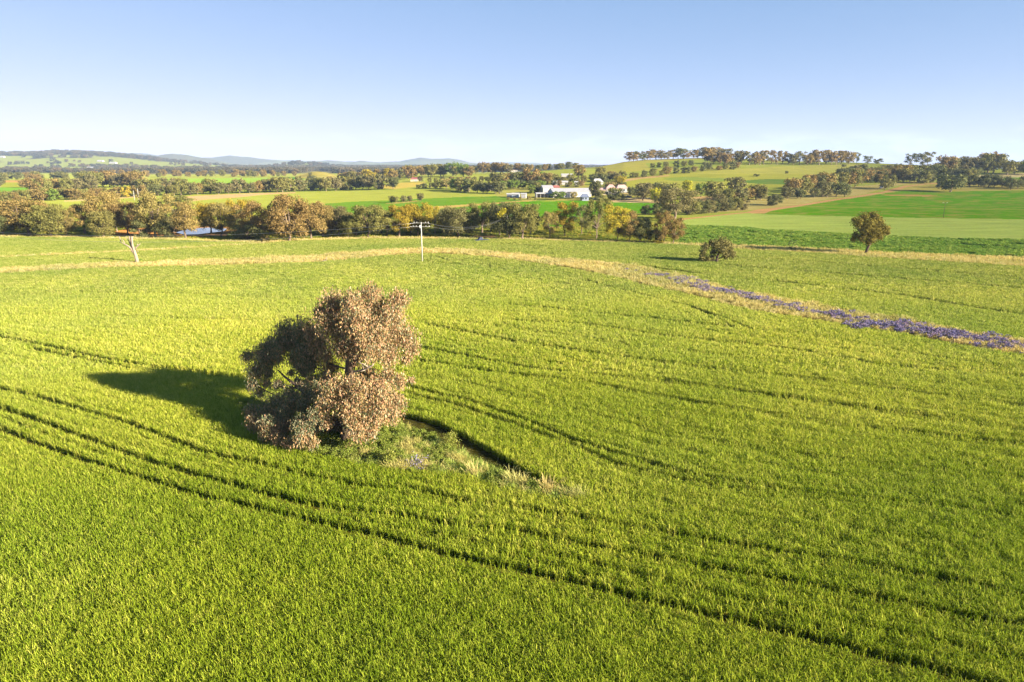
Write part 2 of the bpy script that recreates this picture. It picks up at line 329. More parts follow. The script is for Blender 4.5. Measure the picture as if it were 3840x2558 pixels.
# ------------------------------------------------------------------ ground sheet
def ground_material():
    m, nt, out = mat('fields_and_soil'); L = nt.links.new
    a = nd(nt, 'ShaderNodeAttribute', attribute_name='field'); g = nd(nt, 'ShaderNodeNewGeometry')
    mp = nd(nt, 'ShaderNodeMapping'); mp.inputs['Scale'].default_value = (.05, .16, .1); L(g.outputs['Position'], mp.inputs[0])
    t = nd(nt, 'ShaderNodeTexNoise'); t.inputs['Scale'].default_value = 1; t.inputs['Detail'].default_value = 6; L(mp.outputs[0], t.inputs['Vector'])
    r1 = ramp(nt, [(.3, (.72, .76, .7)), (.55, (1, 1, 1)), (.75, (1.22, 1.16, 1.1))]); L(t.outputs['Fac'], r1.inputs[0])
    c = mixc(nt, a.outputs['Color'], r1.outputs[0], .8, 'MULTIPLY')
    mp2 = nd(nt, 'ShaderNodeMapping'); mp2.inputs['Scale'].default_value = (.05, .09, .1); mp2.inputs['Rotation'].default_value = (0, 0, .12); L(g.outputs['Position'], mp2.inputs[0])
    t2 = nd(nt, 'ShaderNodeTexNoise'); t2.inputs['Scale'].default_value = 1.6; t2.inputs['Detail'].default_value = 7; t2.inputs['Roughness'].default_value = .65; L(mp2.outputs[0], t2.inputs['Vector'])
    r2 = ramp(nt, [(.48, (0, 0, 0)), (.6, (1, 1, 1))]); L(t2.outputs['Fac'], r2.inputs[0])
    mu = nd(nt, 'ShaderNodeMath', operation='MULTIPLY'); L(r2.outputs[0], mu.inputs[0]); L(a.outputs['Alpha'], mu.inputs[1])
    c = mixc(nt, c, tuple(alb(196,168,88)), mu.outputs[0])
    # fine tussocks
    t3 = nd(nt, 'ShaderNodeTexNoise'); t3.inputs['Scale'].default_value = .9; t3.inputs['Detail'].default_value = 4; L(g.outputs['Position'], t3.inputs['Vector'])
    r3 = ramp(nt, [(.35, (.75, .8, .75)), (.65, (1.15, 1.12, 1.1))]); L(t3.outputs['Fac'], r3.inputs[0])
    c = mixc(nt, c, r3.outputs[0], .6, 'MULTIPLY')
    mp4 = nd(nt, 'ShaderNodeMapping'); mp4.inputs['Scale'].default_value = (.02, .5, .1); mp4.inputs['Rotation'].default_value = (0, 0, -.06); L(g.outputs['Position'], mp4.inputs[0])
    t4 = nd(nt, 'ShaderNodeTexNoise'); t4.inputs['Scale'].default_value = 1; t4.inputs['Detail'].default_value = 5; L(mp4.outputs[0], t4.inputs['Vector'])
    r4 = ramp(nt, [(.3, (.74, .8, .74)), (.5, (1, 1, 1)), (.72, (1.12, 1.1, 1.1))]); L(t4.outputs['Fac'], r4.inputs[0]); c = mixc(nt, c, r4.outputs[0], .8, 'MULTIPLY')
    d = nd(nt, 'ShaderNodeBsdfDiffuse'); d.inputs['Roughness'].default_value = .6; L(c, d.inputs['Color'])
    b = nd(nt, 'ShaderNodeBump'); b.inputs['Strength'].default_value = .55; b.inputs['Distance'].default_value = .5; L(t3.outputs['Fac'], b.inputs['Height']); L(b.outputs[0], d.inputs['Normal'])
    L(d.outputs[0], out.inputs[0]); return m
GM = ground_material()
ys = np.unique(np.concatenate([np.linspace(4, 150, 60), np.linspace(150, 420, 130), np.geomspace(420, 2600, 240), np.geomspace(2600, 15800, 190)]))
us = np.unique(np.concatenate([np.linspace(-1.2, -.8, 90), np.linspace(-.8, .8, 1100), np.linspace(.8, 1.2, 90)]))
GY, GU = np.meshgrid(ys, us, indexing='ij'); GX = GU * GY; GZ = terrain(GX, GY)
GC = field_colour(GX, GY, GZ)
ny, nu = GX.shape
dx, dy, dz = 0, 0, 0
damm = np.zeros((ny, nu), bool)
gpx, gpy = project(GX, GY, GZ)
damm = inpoly(gpx, gpy, DAM) & (GY < 400)
GZ2 = GZ.copy(); GZ2[damm] -= .9
idx = np.arange(ny * nu).reshape(ny, nu)
quads = np.stack([idx[:-1, :-1], idx[:-1, 1:], idx[1:, 1:], idx[1:, :-1]], -1).reshape(-1, 4)
cx = (gpx[:-1, :-1] + gpx[1:, 1:]) / 2; cy = (gpy[:-1, :-1] + gpy[1:, 1:]) / 2; cr = (GY[:-1, :-1] + GY[1:, 1:]) / 2
cz_ = (GZ[:-1, :-1] + GZ[1:, 1:]) / 2
part = np.zeros(cx.shape, int)
part[inpoly(cx, cy, ROAD) & (cr > 205) & (cr < 1500)] = 1
part[(cr > 2600) & (cz_ > 2)] = 2
part[(cr > 6300)] = 2
V = np.stack([GX, GY, GZ2], -1).reshape(-1, 3)
for k, nm in enumerate(('ground', 'dirt_road', 'hills')):
    q = quads[part.ravel() == k]; used, inv = np.unique(q, return_inverse=True); inv = inv.reshape(q.shape)
    me = bpy.data.meshes.new(nm); n = len(q)
    me.vertices.add(len(used)); me.vertices.foreach_set('co', V[used].astype(np.float32).ravel())
    me.loops.add(n * 4); me.loops.foreach_set('vertex_index', inv.astype(np.int32).ravel())
    me.polygons.add(n); me.polygons.foreach_set('loop_start', np.arange(0, n * 4, 4, dtype=np.int32)); me.polygons.foreach_set('loop_total', np.full(n, 4, np.int32))
    me.polygons.foreach_set('use_smooth', np.ones(n, bool)); me.update(calc_edges=True)
    at = me.attributes.new('field', 'FLOAT_COLOR', 'POINT'); at.data.foreach_set('color', GC.reshape(-1, 4)[used].astype(np.float32).ravel())
    me.materials.append(GM); tag(link(bpy.data.objects.new(nm, me)), kind='structure')
# dam water
wm, nt, out = mat('dam_water'); p = nd(nt, 'ShaderNodeBsdfPrincipled'); p.inputs['Base Color'].default_value = (.10, .12, .13, 1); p.inputs['Roughness'].default_value = .08; p.inputs['IOR'].default_value = 1.33
tn = nd(nt, 'ShaderNodeTexNoise'); tn.inputs['Scale'].default_value = 1.2; bp = nd(nt, 'ShaderNodeBump'); bp.inputs['Strength'].default_value = .04; nt.links.new(tn.outputs[0], bp.inputs['Height']); nt.links.new(bp.outputs[0], p.inputs['Normal']); nt.links.new(p.outputs[0], out.inputs[0])
b = MB(); pts = [cast(a, c) for a, c in DAM]; b.add([(x, y, .03) for x, y, z in pts], [tuple(range(len(pts)))[::-1]])
tag(b.build('dam_water', wm), kind='structure')
# ------------------------------------------------------------------ scattered stuff
def tinted(mt, t):
    if tuple(t) == (1, 1, 1) or 'tint' not in mt.node_tree.nodes: return mt
    m2 = mt.copy(); nt = m2.node_tree; b_ = nt.nodes['tint'].inputs[7]; nt.links.remove(b_.links[0]); b_.default_value = (*t, 1); return m2
def scatter(name, P, S, ROT, variants, idxs, tint=None):
    """one stuff object: points carrying size / rotation / variant, plants set on them"""
    cl = bpy.data.collections.new(name + '_plants')
    for i, me in enumerate(variants):
        o = bpy.data.objects.new('%s_plant_%s' % (name, chr(97 + i // 26) + chr(97 + i % 26)), me)
        if tint is not None:
            o.data = me = me.copy(); me.materials[0] = tinted(me.materials[0], tint[i % len(tint)])
        cl.objects.link(o)
    me = bpy.data.meshes.new(name); n = len(P); me.vertices.add(n); me.vertices.foreach_set('co', np.asarray(P, np.float32).ravel())
    for nm, ty, key, arr in (('size', 'FLOAT_VECTOR', 'vector', S), ('turn', 'FLOAT_VECTOR', 'vector', ROT), ('which', 'INT', 'value', idxs)):
        a = me.attributes.new(nm, ty, 'POINT'); a.data.foreach_set(key, np.asarray(arr, np.int32 if ty == 'INT' else np.float32).ravel())
    o = link(bpy.data.objects.new(name, me)); tag(o, kind='stuff')
    ng = bpy.data.node_groups.new(name, 'GeometryNodeTree')
    ng.interface.new_socket('Geometry', in_out='INPUT', socket_type='NodeSocketGeometry'); ng.interface.new_socket('Geometry', in_out='OUTPUT', socket_type='NodeSocketGeometry')
    gi = ng.nodes.new('NodeGroupInput'); go = ng.nodes.new('NodeGroupOutput')
    ci = ng.nodes.new('GeometryNodeCollectionInfo'); ci.inputs[0].default_value = cl; ci.inputs['Separate Children'].default_value = True; ci.inputs['Reset Children'].default_value = True
    ip = ng.nodes.new('GeometryNodeInstanceOnPoints'); ip.inputs['Pick Instance'].default_value = True
    def at(nm, ty):
        a = ng.nodes.new('GeometryNodeInputNamedAttribute'); a.data_type = ty; a.inputs[0].default_value = nm; return a.outputs[0]
    L = ng.links.new
    L(gi.outputs[0], ip.inputs['Points']); L(ci.outputs[0], ip.inputs['Instance']); L(at('which', 'INT'), ip.inputs['Instance Index'])
    L(at('turn', 'FLOAT_VECTOR'), ip.inputs['Rotation']); L(at('size', 'FLOAT_VECTOR'), ip.inputs['Scale']); L(ip.outputs[0], go.inputs[0])
    md = o.modifiers.new('plants', 'NODES'); md.node_group = ng
    return o
def blades(n, rad, h0, h1, w, droop=.35, lean=.25, seed=0, rootspread=1.):
    r = np.random.default_rng(seed); out = []
    a = r.uniform(0, 6.283, n); d = rad * np.sqrt(r.uniform(0, 1, n)) * rootspread; x = d * np.cos(a); y = d * np.sin(a)
    h = r.uniform(h0, h1, n); th = r.uniform(0, 6.283, n); le = r.uniform(0, lean, n) * h; dr = r.uniform(.3, 1, n) * droop * h
    fx, fy = np.cos(th), np.sin(th); fa = th + 1.5708 + r.normal(0, .5, n); wx, wy = np.cos(fa) * w * .5, np.sin(fa) * w * .5
    base = np.stack([x, y, 0 * x], 1); m1 = base + np.stack([fx * le * .6, fy * le * .6, h * .6], 1)
    m2 = base + np.stack([fx * (le + dr * .35), fy * (le + dr * .35), h * .93], 1); tip = base + np.stack([fx * (le + dr), fy * (le + dr), h * (1 - .12 * droop * r.uniform(0, 3, n))], 1)
    wv = np.stack([wx, wy, 0 * wx], 1)
    q1 = np.stack([base - wv * .7, base + wv * .7, m1 + wv, m1 - wv], 1); q2 = np.stack([m1 - wv, m1 + wv, m2 + wv * .8, m2 - wv * .8], 1)
    q3 = np.stack([m2 - wv * .8, m2 + wv * .8, tip + wv * .12, tip - wv * .12], 1)
    return np.concatenate([q1, q2, q3])
def seg_dist(x, y, lines):
    d = np.full(x.shape, 1e9)
    for pl in lines:
        for (ax, ay), (bx, by) in zip(pl[:-1], pl[1:]):
            vx, vy = bx - ax, by - ay; L2 = vx * vx + vy * vy + 1e-9
            t = np.clip(((x - ax) * vx + (y - ay) * vy) / L2, 0, 1)
            d = np.minimum(d, np.hypot(x - ax - t * vx, y - ay - t * vy))
    return d
def r1(pts): return [(x / 1.1135, 1150 + y / 1.1135) for x, y in pts]
def r2(pts): return [(1500 + x / 1.006, 1000 + y / 1.006) for x, y in pts]
TRAMS = [
 (r1([(-300,420),(0,530),(150,590),(400,680),(640,750),(900,830),(1170,890),(1400,945),(1600,990)]) + r2([(0,1065),(300,1140),(600,1205),(900,1280),(1200,1350),(1500,1420),(1800,1500),(2060,1567),(2400,1660)]), .30),
 (r1([(-300,340),(0,440),(180,500),(350,565),(550,640),(800,720),(1050,790),(1300,850),(1550,890)]) + r2([(0,965),(200,1000),(450,1025),(700,1075),(1000,1130),(1200,1165),(1500,1225),(1800,1280),(2050,1330),(2500,1420)]), .27),
 (r1([(-200,400),(0,475),(120,525),(300,590),(500,665),(640,710)]), .13),
 (r1([(-300,290),(0,355),(200,405),(450,480),(650,550),(830,620),(1000,665),(1200,710),(1400,750),(1600,785)]) + r2([(40,860),(230,905),(480,940),(750,985),(1050,1035),(1400,1095),(1700,1140),(2000,1200),(2354,1270),(2700,1330)]), .25),
 (r2([(20,1005),(250,1060),(500,1100),(800,1165),(1100,1240),(1400,1310),(1700,1380),(2000,1440),(2400,1530)]), .15),
 (r2([(20,495),(200,535),(350,585),(500,640),(650,690),(800,760),(950,800),(1150,840),(1400,880)]), .24),
 (r2([(20,468),(250,520),(450,590),(650,670),(850,735),(1000,780),(1200,825),(1500,870),(1800,905),(2100,930),(2354,970),(2700,1020)]), .24),
 (r2([(60,362),(400,420),(700,450),(900,490),(1200,545),(1450,580),(1700,620),(2000,650),(2354,690),(2700,730)]), .26),
 (r2([(60,312),(500,395),(800,430),(1150,465),(1500,520),(1800,560),(2354,630),(2700,680)]), .26),
 (r2([(100,225),(400,285),(700,330),(1000,375),(1400,420),(1700,455),(2000,495),(2354,540),(2700,580)]), .26),
 (r2([(380,210),(700,225),(1000,270),(1400,310),(1800,380),(2354,430),(2700,470)]), .24),
 (r2([(700,60),(900,110),(1100,160),(1240,210),(1320,245),(1500,260),(1700,295),(2000,350),(2354,400),(2700,440)]), .18),
 (r2([(400,150),(700,180),(1000,210),(1250,235)]), .24), (r2([(320,0),(380,20),(480,50),(640,75),(780,72)]), .13), (r2([(1100,165),(1180,195),(1240,230),(1250,240)]), .14),
 (r1([(-200,100),(20,140),(200,175),(350,210),(500,240),(600,260),(860,290),(1040,310)]), .26), (r1([(130,185),(280,215),(450,250),(540,270)]), .24),
 ([(1600,987),(1640,991),(1703,998),(1760,1003)], .3), ([(1635,966),(1660,976),(1700,985)], .2), ([(1658,966),(1690,976),(1740,985),(1830,1000),(1900,1020)], .18),
 ([(1880,921),(1960,924),(2010,930),(2035,932)], .5), ([(2430,1008),(2460,1012),(2500,1020),(2640,1034)], .4),
 ([(0,1120),(300,1105),(700,1110),(1100,1130)], .2), ([(0,1190),(350,1190),(700,1205),(1150,1215)], .2), ([(2700,1000),(3200,1040),(3840,1090)], .35), ([(2900,1060),(3400,1120),(3840,1190)], .35), ([(2500,960),(3000,985),(3840,1050)], .35)]
def between(a, b):
    def rs(pl):
        p = np.array(pl, float); q = np.concatenate([[0], np.cumsum(np.hypot(*np.diff(p, axis=0).T))]); t = np.linspace(0, q[-1], 22); return np.stack([np.interp(t, q, p[:, 0]), np.interp(t, q, p[:, 1])], 1)
    return rs, [tuple(k) for k in (rs(a) + rs(b)) / 2]
for i_, j_, w_ in ((6, 7, .15), (7, 9, .13), (9, 10, .14), (10, 11, .12), (3, 5, .11), (6, 8, .1), (8, 9, .1), (0, 4, .1)): TRAMS.append((between(TRAMS[i_][0], TRAMS[j_][0])[1], w_))
def gline(pl): return [tuple(g[:2]) for g in (cast(a, b) for a, b in pl)]
TR = [(gline(pl), w) for pl, w in TRAMS]
def jgrid(y0, y1, sp, ulim=.86):
    gy = np.arange(y0, y1, sp); gx = np.arange(-ulim * y1, ulim * y1, sp)
    X, Y = np.meshgrid(gx, gy); X = X.ravel(); Y = Y.ravel()
    m = np.abs(X) < ulim * Y + 3; X = X[m]; Y = Y[m]
    return X + rng.uniform(-.5, .5, len(X)) * sp, Y + rng.uniform(-.5, .5, len(X)) * sp
GLINE = [(-1200,1000),(0,971),(263,959),(500,948),(660,938),(1000,917),(1060,910)]
GL = gline(GLINE)
def in_field(X, Y):
    px, py = project(X, Y, 0 * X)
    su = np.interp(px, SU[:,0], SU[:,1]); sl = np.interp(px, SL[:,0], SL[:,1]); bl = np.interp(px, BELT[:,0], BELT[:,1])
    ok = (py > bl) & ~((py > su) & (py < sl)) & ~inpoly(px, py, WEEDGAP)
    return ok, px, py
PP, SS, RR, II = [], [], [], []
for y0, y1, sp, first, nv, sc in ((23, 78, .185, 0, 4, 1.), (78, 132, .29, 1, 3, 1.), (132, 238, .5, 2, 3, 1.)):
    X, Y = jgrid(y0, y1, sp); ok, px, py = in_field(X, Y)
    wob = (fbm(X / 3.1, Y / 3.1, 71, 2) - .38) * .32
    dm = np.full(X.shape, 1e9)
    for pl, w in TR:
        d = seg_dist(X, Y, [pl]); ok &= (d + wob * .6) > w * (1 + .3 * wob) * np.where(Y < 52, 1.5, np.clip(1.55 + (Y - 52) / 50, 1, 2.5)); dm = np.minimum(dm, d)
    ok &= seg_dist(X, Y, [GL]) > 1.3
    X, Y, dm = X[ok], Y[ok], dm[ok]; n = len(X)
    rows = vnoise(dm / .55, 0 * dm + 3.3, 9); pat = fbm(X / 7, Y / 7, 14); pat2 = vnoise(X / 1.1, Y / 1.1, 15)
    pat3 = vnoise(X / .42, Y / .42, 17)
    strip = np.exp(-((((dm + .25 * (pat - .45)) % 2.3) - 1.15) / .17) ** 2) * np.clip((fbm(X / 11, Y / 11, 19, 2) - .28) * 4, 0, 1) * np.where(Y > 38, 1, .5)
    h = (.66 + .14 * rows + .34 * (pat - .45) + .24 * pat2 + .3 * pat3 - .48 * strip) * sc
    PP.append(np.stack([X, Y, 0 * X], 1)); SS.append(np.stack([np.ones(n), np.ones(n), h], 1))
    RR.append(np.stack([rng.normal(0, .07, n), rng.normal(0, .07, n), rng.uniform(0, 6.28, n)], 1))
    lev = np.clip((np.hypot(X, Y) - 34) / 34 + rng.normal(0, .55, n) + (fbm(X / 16, Y / 16, 23, 3) - .45) * 2.2, 0, 4).round().astype(int)   # paler with distance: sunlit crop tops painted into the tint, with random variation
    II.append(first * 10 + lev * 2 + rng.integers(0, 2, n))
wg_ = [[quads_mesh('wheat_near', blades(9, .085, .4, .9, .03, .38, .22, s_), M['wheat']) for s_ in range(2)], [quads_mesh('wheat_mid', blades(17, .2, .45, .85, .036, .4, .25, 10 + s_), M['wheat']) for s_ in range(2)], [quads_mesh('wheat_far', blades(28, .38, .5, .82, .06, .4, .25, 20 + s_), M['wheat']) for s_ in range(2)]]
LEV = [(.76, .85, .5), (1.1, 1.1, .95), (1.3, 1.25, 1.45), (1.28, 1.24, 1.8), (1.0, 1.0, 1.6)]  # tints carry the darker near and sunlit far look of the crop
scatter('wheat_crop', np.concatenate(PP), np.concatenate(SS), np.concatenate(RR), [wg_[z][q] for z in range(3) for l in range(5) for q in range(2)], np.concatenate(II), [LEV[l] for z in range(3) for l in range(5) for q in range(2)])
print('wheat', sum(len(p) for p in PP))
def pts_where(y0, y1, sp, fn, ulim=.9):
    X, Y = jgrid(y0, y1, sp, ulim); Z = terrain(X, Y); px, py = project(X, Y, Z); m = fn(X, Y, px, py); return X[m], Y[m], Z[m], px[m], py[m]
def scat(name, X, Y, Z, s0, s1, variants, tint=None, hmul=None, pick=None):
    n = len(X); s = rng.uniform(s0, s1, n); h = s * (1 if hmul is None else hmul)
    return scatter(name, np.stack([X, Y, Z], 1), np.stack([s, s, h], 1), np.stack([rng.normal(0, .08, n), rng.normal(0, .08, n), rng.uniform(0, 6.28, n)], 1), variants, rng.integers(0, len(variants), n) if pick is None else pick, tint)
# dry grass along the contour bank and the field edges
def strip_fn(X, Y, px, py):
    su = np.interp(px, SU[:,0], SU[:,1]); sl = np.interp(px, SL[:,0], SL[:,1]); e = (fbm(X / 2.2, Y / 2.2, 41, 2) - .38) * (sl - su) * .5
    return (py > su + e) & (py < sl - 3 + e) & ~inpoly(px, py, [(1150,990),(1220,982),(1330,974),(1450,967),(1640,957),(1640,962),(1460,972),(1330,980),(1240,988)])
Xa, Ya, Za, pxa, pya = pts_where(80, 215, .42, strip_fn)
gd = seg_dist
Xb, Yb, Zb, _, _ = pts_where(150, 260, .5, lambda X, Y, px, py: seg_dist(X, Y, [GL]) < 1.0 + 0 * X)
Xc, Yc, Zc, _, _ = pts_where(150, 300, .6, lambda X, Y, px, py: (px > 2450) & (py < np.interp(px, BELT[:,0], BELT[:,1]) - 1) & (py > np.interp(px, VERGE_U[:,0], VERGE_U[:,1])))
Xd, Yd, Zd, _, _ = pts_where(190, 262, .6, lambda X, Y, px, py: (px < 2540) & (py < np.interp(px, BELT[:,0], BELT[:,1]) + 2) & (py > np.interp(px, BELT[:,0], BELT[:,1]) - 6))
X = np.concatenate([Xa, Xb, Xc, Xd]); Y = np.concatenate([Ya, Yb, Yc, Yd]); Z = 0 * X
dry = [quads_mesh('dry_tuft', blades(26, .3, .45, 1.0, .035, .5, .4, 50 + s), M['straw']) for s in range(4)]
scat('dry_grass', X, Y, Z, .65, 1.25, dry, [(1, 1, 1), (1.1, 1, .9), (.85, .87, .55), (1.02, .94, .8)], .7 + .6 * fbm(X / 4, Y / 4, 77, 2))
# purple flowers in the strip
FLOW = [(2353,1021,8),(2450,1037,10),(2548,1062,18),(2618,1078,20),(2690,1097,14),(2757,1111,15),(2830,1128,14),(2897,1146,17),(2990,1166,20),(3071,1186,24),(3150,1206,26),(3210,1221,26),(3280,1230,20),(3350,1236,22),(3489,1258,26),(3628,1283,28),(3840,1322,32),(4200,1400,36),(5000,1560,40)]
fp = np.array(FLOW, float)
def flow_fn(X, Y, px, py):
    c = np.interp(px, fp[:,0], fp[:,1]); w = np.where(px > 3280, .46, .58) * np.interp(px, fp[:,0], fp[:,2]); dens = fbm(X / 3.2, Y / 2.2, 61, 3)
    t = np.abs(py - c) / w + (dens - .37) * 4.6 + np.where(px < 2540, .3, 0) + np.where((px > 2830) & (px < 2990), .3, 0) - np.where(px > 3350, .15, 0) + rng.uniform(-.75, .75, X.shape)
    return (px > 2340) & (t < .85)
Xf, Yf, Zf, _, _ = pts_where(80, 190, .42, flow_fn)
def spikes(seed):
    q = blades(16, .28, .5, .95, .03, .15, .35, seed); r = np.random.default_rng(seed)
    top = q[32:]; c = top.mean(1); k = []
    for i in range(7):
        o = r.normal(0, .055, (len(c), 1, 3)); s = .045; a = r.uniform(0, 6.28, len(c))
        u = np.stack([np.cos(a), np.sin(a), r.normal(0, .5, len(c))], 1)[:, None] * s; w_ = np.stack([-np.sin(a) * .5, np.cos(a) * .5, .8 + 0 * a], 1)[:, None] * s
        k.append(c[:, None] + o + np.concatenate([-u - w_, u - w_, u + w_, -u + w_], 1))
    return np.concatenate(k)
pur = [quads_mesh('flower_spikes', spikes(s), M['purple']) for s in (1, 2, 3)]
scat('purple_flowers', Xf, Yf, Zf, .6, 1.15, pur, [(1, 1, 1), (1.15, 1, 1), (.85, .9, 1.1)])
# rough pasture under the belt, broadleaf crop on the right
Xr, Yr, Zr, _, _ = pts_where(205, 330, 1.0, lambda X, Y, px, py: (py < np.interp(px, BELT[:,0], BELT[:,1]) - 5) & (px < 2540) & (fbm(X / 9, Y / 9, 88, 2) > .3) & ~inpoly(px, py, [(p[0], p[1]) for p in DAM]) & ~inpoly(px, py, [(405,886),(480,858),(640,850),(880,848),(900,866),(840,886),(560,894)]))
rough = [quads_mesh('pasture_tuft', blades(30, .6, .2, .55, .08, .5, .5, 80 + s), M['rough']) for s in range(3)]
scat('pasture_grass', Xr, Yr, Zr, .7, 1.5, rough, [(1, 1, 1), (.7, .85, .6), (1.2, 1.05, .8)])
Xk, Yk, Zk, _, _ = pts_where(190, 340, .85, lambda X, Y, px, py: inpoly(px, py, DARKF) & (fbm(X / 3, Y / 3, 90, 2) > .27), 1.0)
crop = [quads_mesh('crop_plant', blades(34, .5, .2, .55, .12, .8, .6, 90 + s), M['crop']) for s in range(3)]
scat('broadleaf_crop', Xk, Yk, Zk, .7, 1.3, crop, [(1, 1, 1), (.8, .9, .8), (1.2, 1.1, 1)])
# weeds around the big tree
Xw, Yw, Zw, pxw, pyw = pts_where(40, 72, .21, lambda X, Y, px, py: inpoly(px, py, WEEDS))
def leafy(seed, n, rad, h, s):
    r = np.random.default_rng(seed); c = np.stack([r.normal(0, rad * .5, n), r.normal(0, rad * .5, n), h * np.sqrt(r.uniform(.05, 1, n))], 1); c[:, :2] *= (1.15 - .6 * c[:, 2:3] / h)
    a = r.normal(0, 1, (n, 3)); a /= np.linalg.norm(a, axis=1)[:, None]; b_ = np.cross(a, r.normal(0, 1, (n, 3))); b_ /= np.linalg.norm(b_, axis=1)[:, None]
    sz = s * r.uniform(.6, 1.4, (n, 1)); u = a * sz; w = b_ * sz * .55
    return np.stack([c - u, c - w, c + u, c + w], 1)
wd = [quads_mesh('oat_grass', blades(24, .3, .5, 1.15, .026, .5, .4, 101), M['straw']), quads_mesh('oat_grass', blades(24, .3, .4, 1.0, .03, .6, .5, 102), M['straw']),
      quads_mesh('leafy_weed', leafy(103, 240, .35, .8, .052), M['herb']), quads_mesh('leafy_weed', leafy(104, 260, .4, 1.0, .055), M['herb']), quads_mesh('green_grass', blades(26, .3, .3, .8, .03, .6, .5, 105), M['herb'])]
nz = fbm(Xw / 2.1, Yw / 2.1, 111, 3); rt = pxw + (fbm(Xw / 1.3, Yw / 1.3, 117, 3) - .45) * 900 > 1480
pk = np.where(nz < .34, np.where(rt, 1, 3), np.where(nz < .43, np.where(rt, 0, 2), np.where(nz < .47, 4, np.where((nz < .54) & rt, 1, rng.integers(1, 5, len(Xw))))))
scat('weeds', Xw, Yw, Zw, .55, 1.1, wd, [(.98, .98, .72), (.62, .86, .42), (1.1, 1.05, 1), (.95, 1, .8), (1.1, 1.05, .7)], None, pk)
# ------------------------------------------------------------------ trees
def leaf_cards(C, N, size, r, elong=1.6, jitter=.6):
    n = len(C); N = N + r.normal(0, jitter, (n, 3)); N /= np.linalg.norm(N, axis=1)[:, None]
    u = np.cross(N, r.normal(0, 1, (n, 3))); u /= np.linalg.norm(u, axis=1)[:, None] + 1e-9; w = np.cross(N, u)
    s = size * r.uniform(.6, 1.35, (n, 1)); u = u * s * elong * .5; w = w * s * .5
    return np.stack([C - u, C - w * .9 + u * .1, C + u, C + w * .9 - u * .1], 1)
def make_proto(seed, kind, cards, size):
    """unit tree: height 1, crown width about 1; returns trunk mesh, crown mesh"""
    r = np.random.default_rng(seed); b = MB(); cl = []
    if kind == 'bush': z0, nsub, trunk_h = .0, 9, .12
    elif kind == 'tall': z0, nsub, trunk_h = .2, 13, .3
    elif kind == 'hill': z0, nsub, trunk_h = .16, 11, .22
    elif kind == 'open': z0, nsub, trunk_h = .2, 15, .28
    else: z0, nsub, trunk_h = .15, 20, .22
    for i in range(nsub):
        zz = z0 + (1 - z0) * (i + .5) / nsub * .9 + r.normal(0, .02)
        t = (zz - z0) / (1 - z0)
        wid = .36 * math.sqrt(max(.06, 1 - (1.6 * (t - .46)) ** 2)) if kind != 'hill' else .36 * math.sqrt(max(.06, 1 - (1.6 * (t - .55)) ** 2))
        if kind == 'tall': wid *= .8 + .5 * r.uniform()
        a = i * 2.39996 + r.uniform(-.5, .5); d = wid * r.uniform(.45, 1.0)
        rad = r.uniform(.105, .185) * (1.1 if kind == 'round' else 1.0) * (.85 if kind == 'open' else 1)
        if kind == 'bush': rad *= 1.25
        cl.append((d * math.cos(a), d * math.sin(a), min(zz + .07, .98 - rad * .55), rad, rad * r.uniform(.75, 1.05) * (.8 if kind in ('hill', 'tall') else 1)))
    lean = r.normal(0, .05, 2)
    tr = .03 if kind != 'tall' else .022
    fork = np.array([lean[0] * .5, lean[1] * .5, trunk_h])
    kx = r.normal(0, .022, 4); b.tube([(0, 0, -.01), (lean[0] * .2 + kx[0], lean[1] * .2 + kx[1], trunk_h * .35), (lean[0] * .35 + kx[2], lean[1] * .35 + kx[3], trunk_h * .7), fork], [tr * 1.4, tr, tr * .9, tr * .8], 7)
    for (x, y, z, ra, rz) in cl:
        mid = fork * .5 + np.array([x, y, z]) * .5 + r.normal(0, .025, 3); mid[2] += .01
        b.tube([fork - (0, 0, r.uniform(0, .06)), mid, (x, y, z)], [tr * .55, tr * .33, tr * .1], 5, cap=False)
    tot = sum(ra * ra for *_, ra, _ in [(c[3], c[3]) for c in cl]) if False else sum(c[3] ** 2 for c in cl)
    Cs, Ns = [], []
    for (x, y, z, ra, rz) in cl:
        n = int(cards * ra * ra / tot); d = r.normal(0, 1, (n, 3)); d /= np.linalg.norm(d, axis=1)[:, None]
        d[:, 2] = np.where((d[:, 2] < -.55) & (r.uniform(0, 1, n) < .6), -d[:, 2], d[:, 2])
        rr = r.uniform(0, 1, n) ** .33; lump = 1 + .28 * np.sin(d[:, 0] * 5 + seed + x * 40) * np.sin(d[:, 1] * 6 + y * 40) + .15 * np.sin(d[:, 2] * 9 + x * 70)
        p = np.array([x, y, z]) + d * np.array([ra, ra, rz]) * (rr * lump)[:, None]
        p[:, 2] -= (r.uniform(0, 1, n) ** 3) * .05
        Cs.append(p); Ns.append(d)
    C = np.concatenate(Cs); N = np.concatenate(Ns); keep = C[:, 2] > .01; C = C[keep]; N = N[keep]
    zmax = np.percentile(C[:, 2], 99.5); C[:, 2] /= zmax; wmx = np.percentile(np.abs(C[:, :2]), 98); C[:, :2] *= .5 / wmx
    return b, quads_mesh('gum_crown', leaf_cards(C, N, size, r), M['gum'])
PROT = {}
for kind, seeds, cards, size in (('round', (1, 2, 3, 4), 12000, .0235), ('open', (5, 6, 7), 9500, .022), ('tall', (8, 9, 10), 8000, .022), ('bush', (11, 12), 6500, .033), ('hill', (13, 14, 15), 3200, .034),
                                 ('fround', (21, 22, 23), 1500, .062), ('fbush', (24, 25), 1200, .07), ('fhill', (26, 27, 28), 900, .06)):
    for s in seeds:
        tb, cm = make_proto(s, kind.lstrip('f') if kind[0] == 'f' else kind, cards, size)
        PROT.setdefault(kind, []).append({d: (tb.mesh('gum_trunk', M[d]), cm) for d in ('bark_pale', 'bark_dark')})
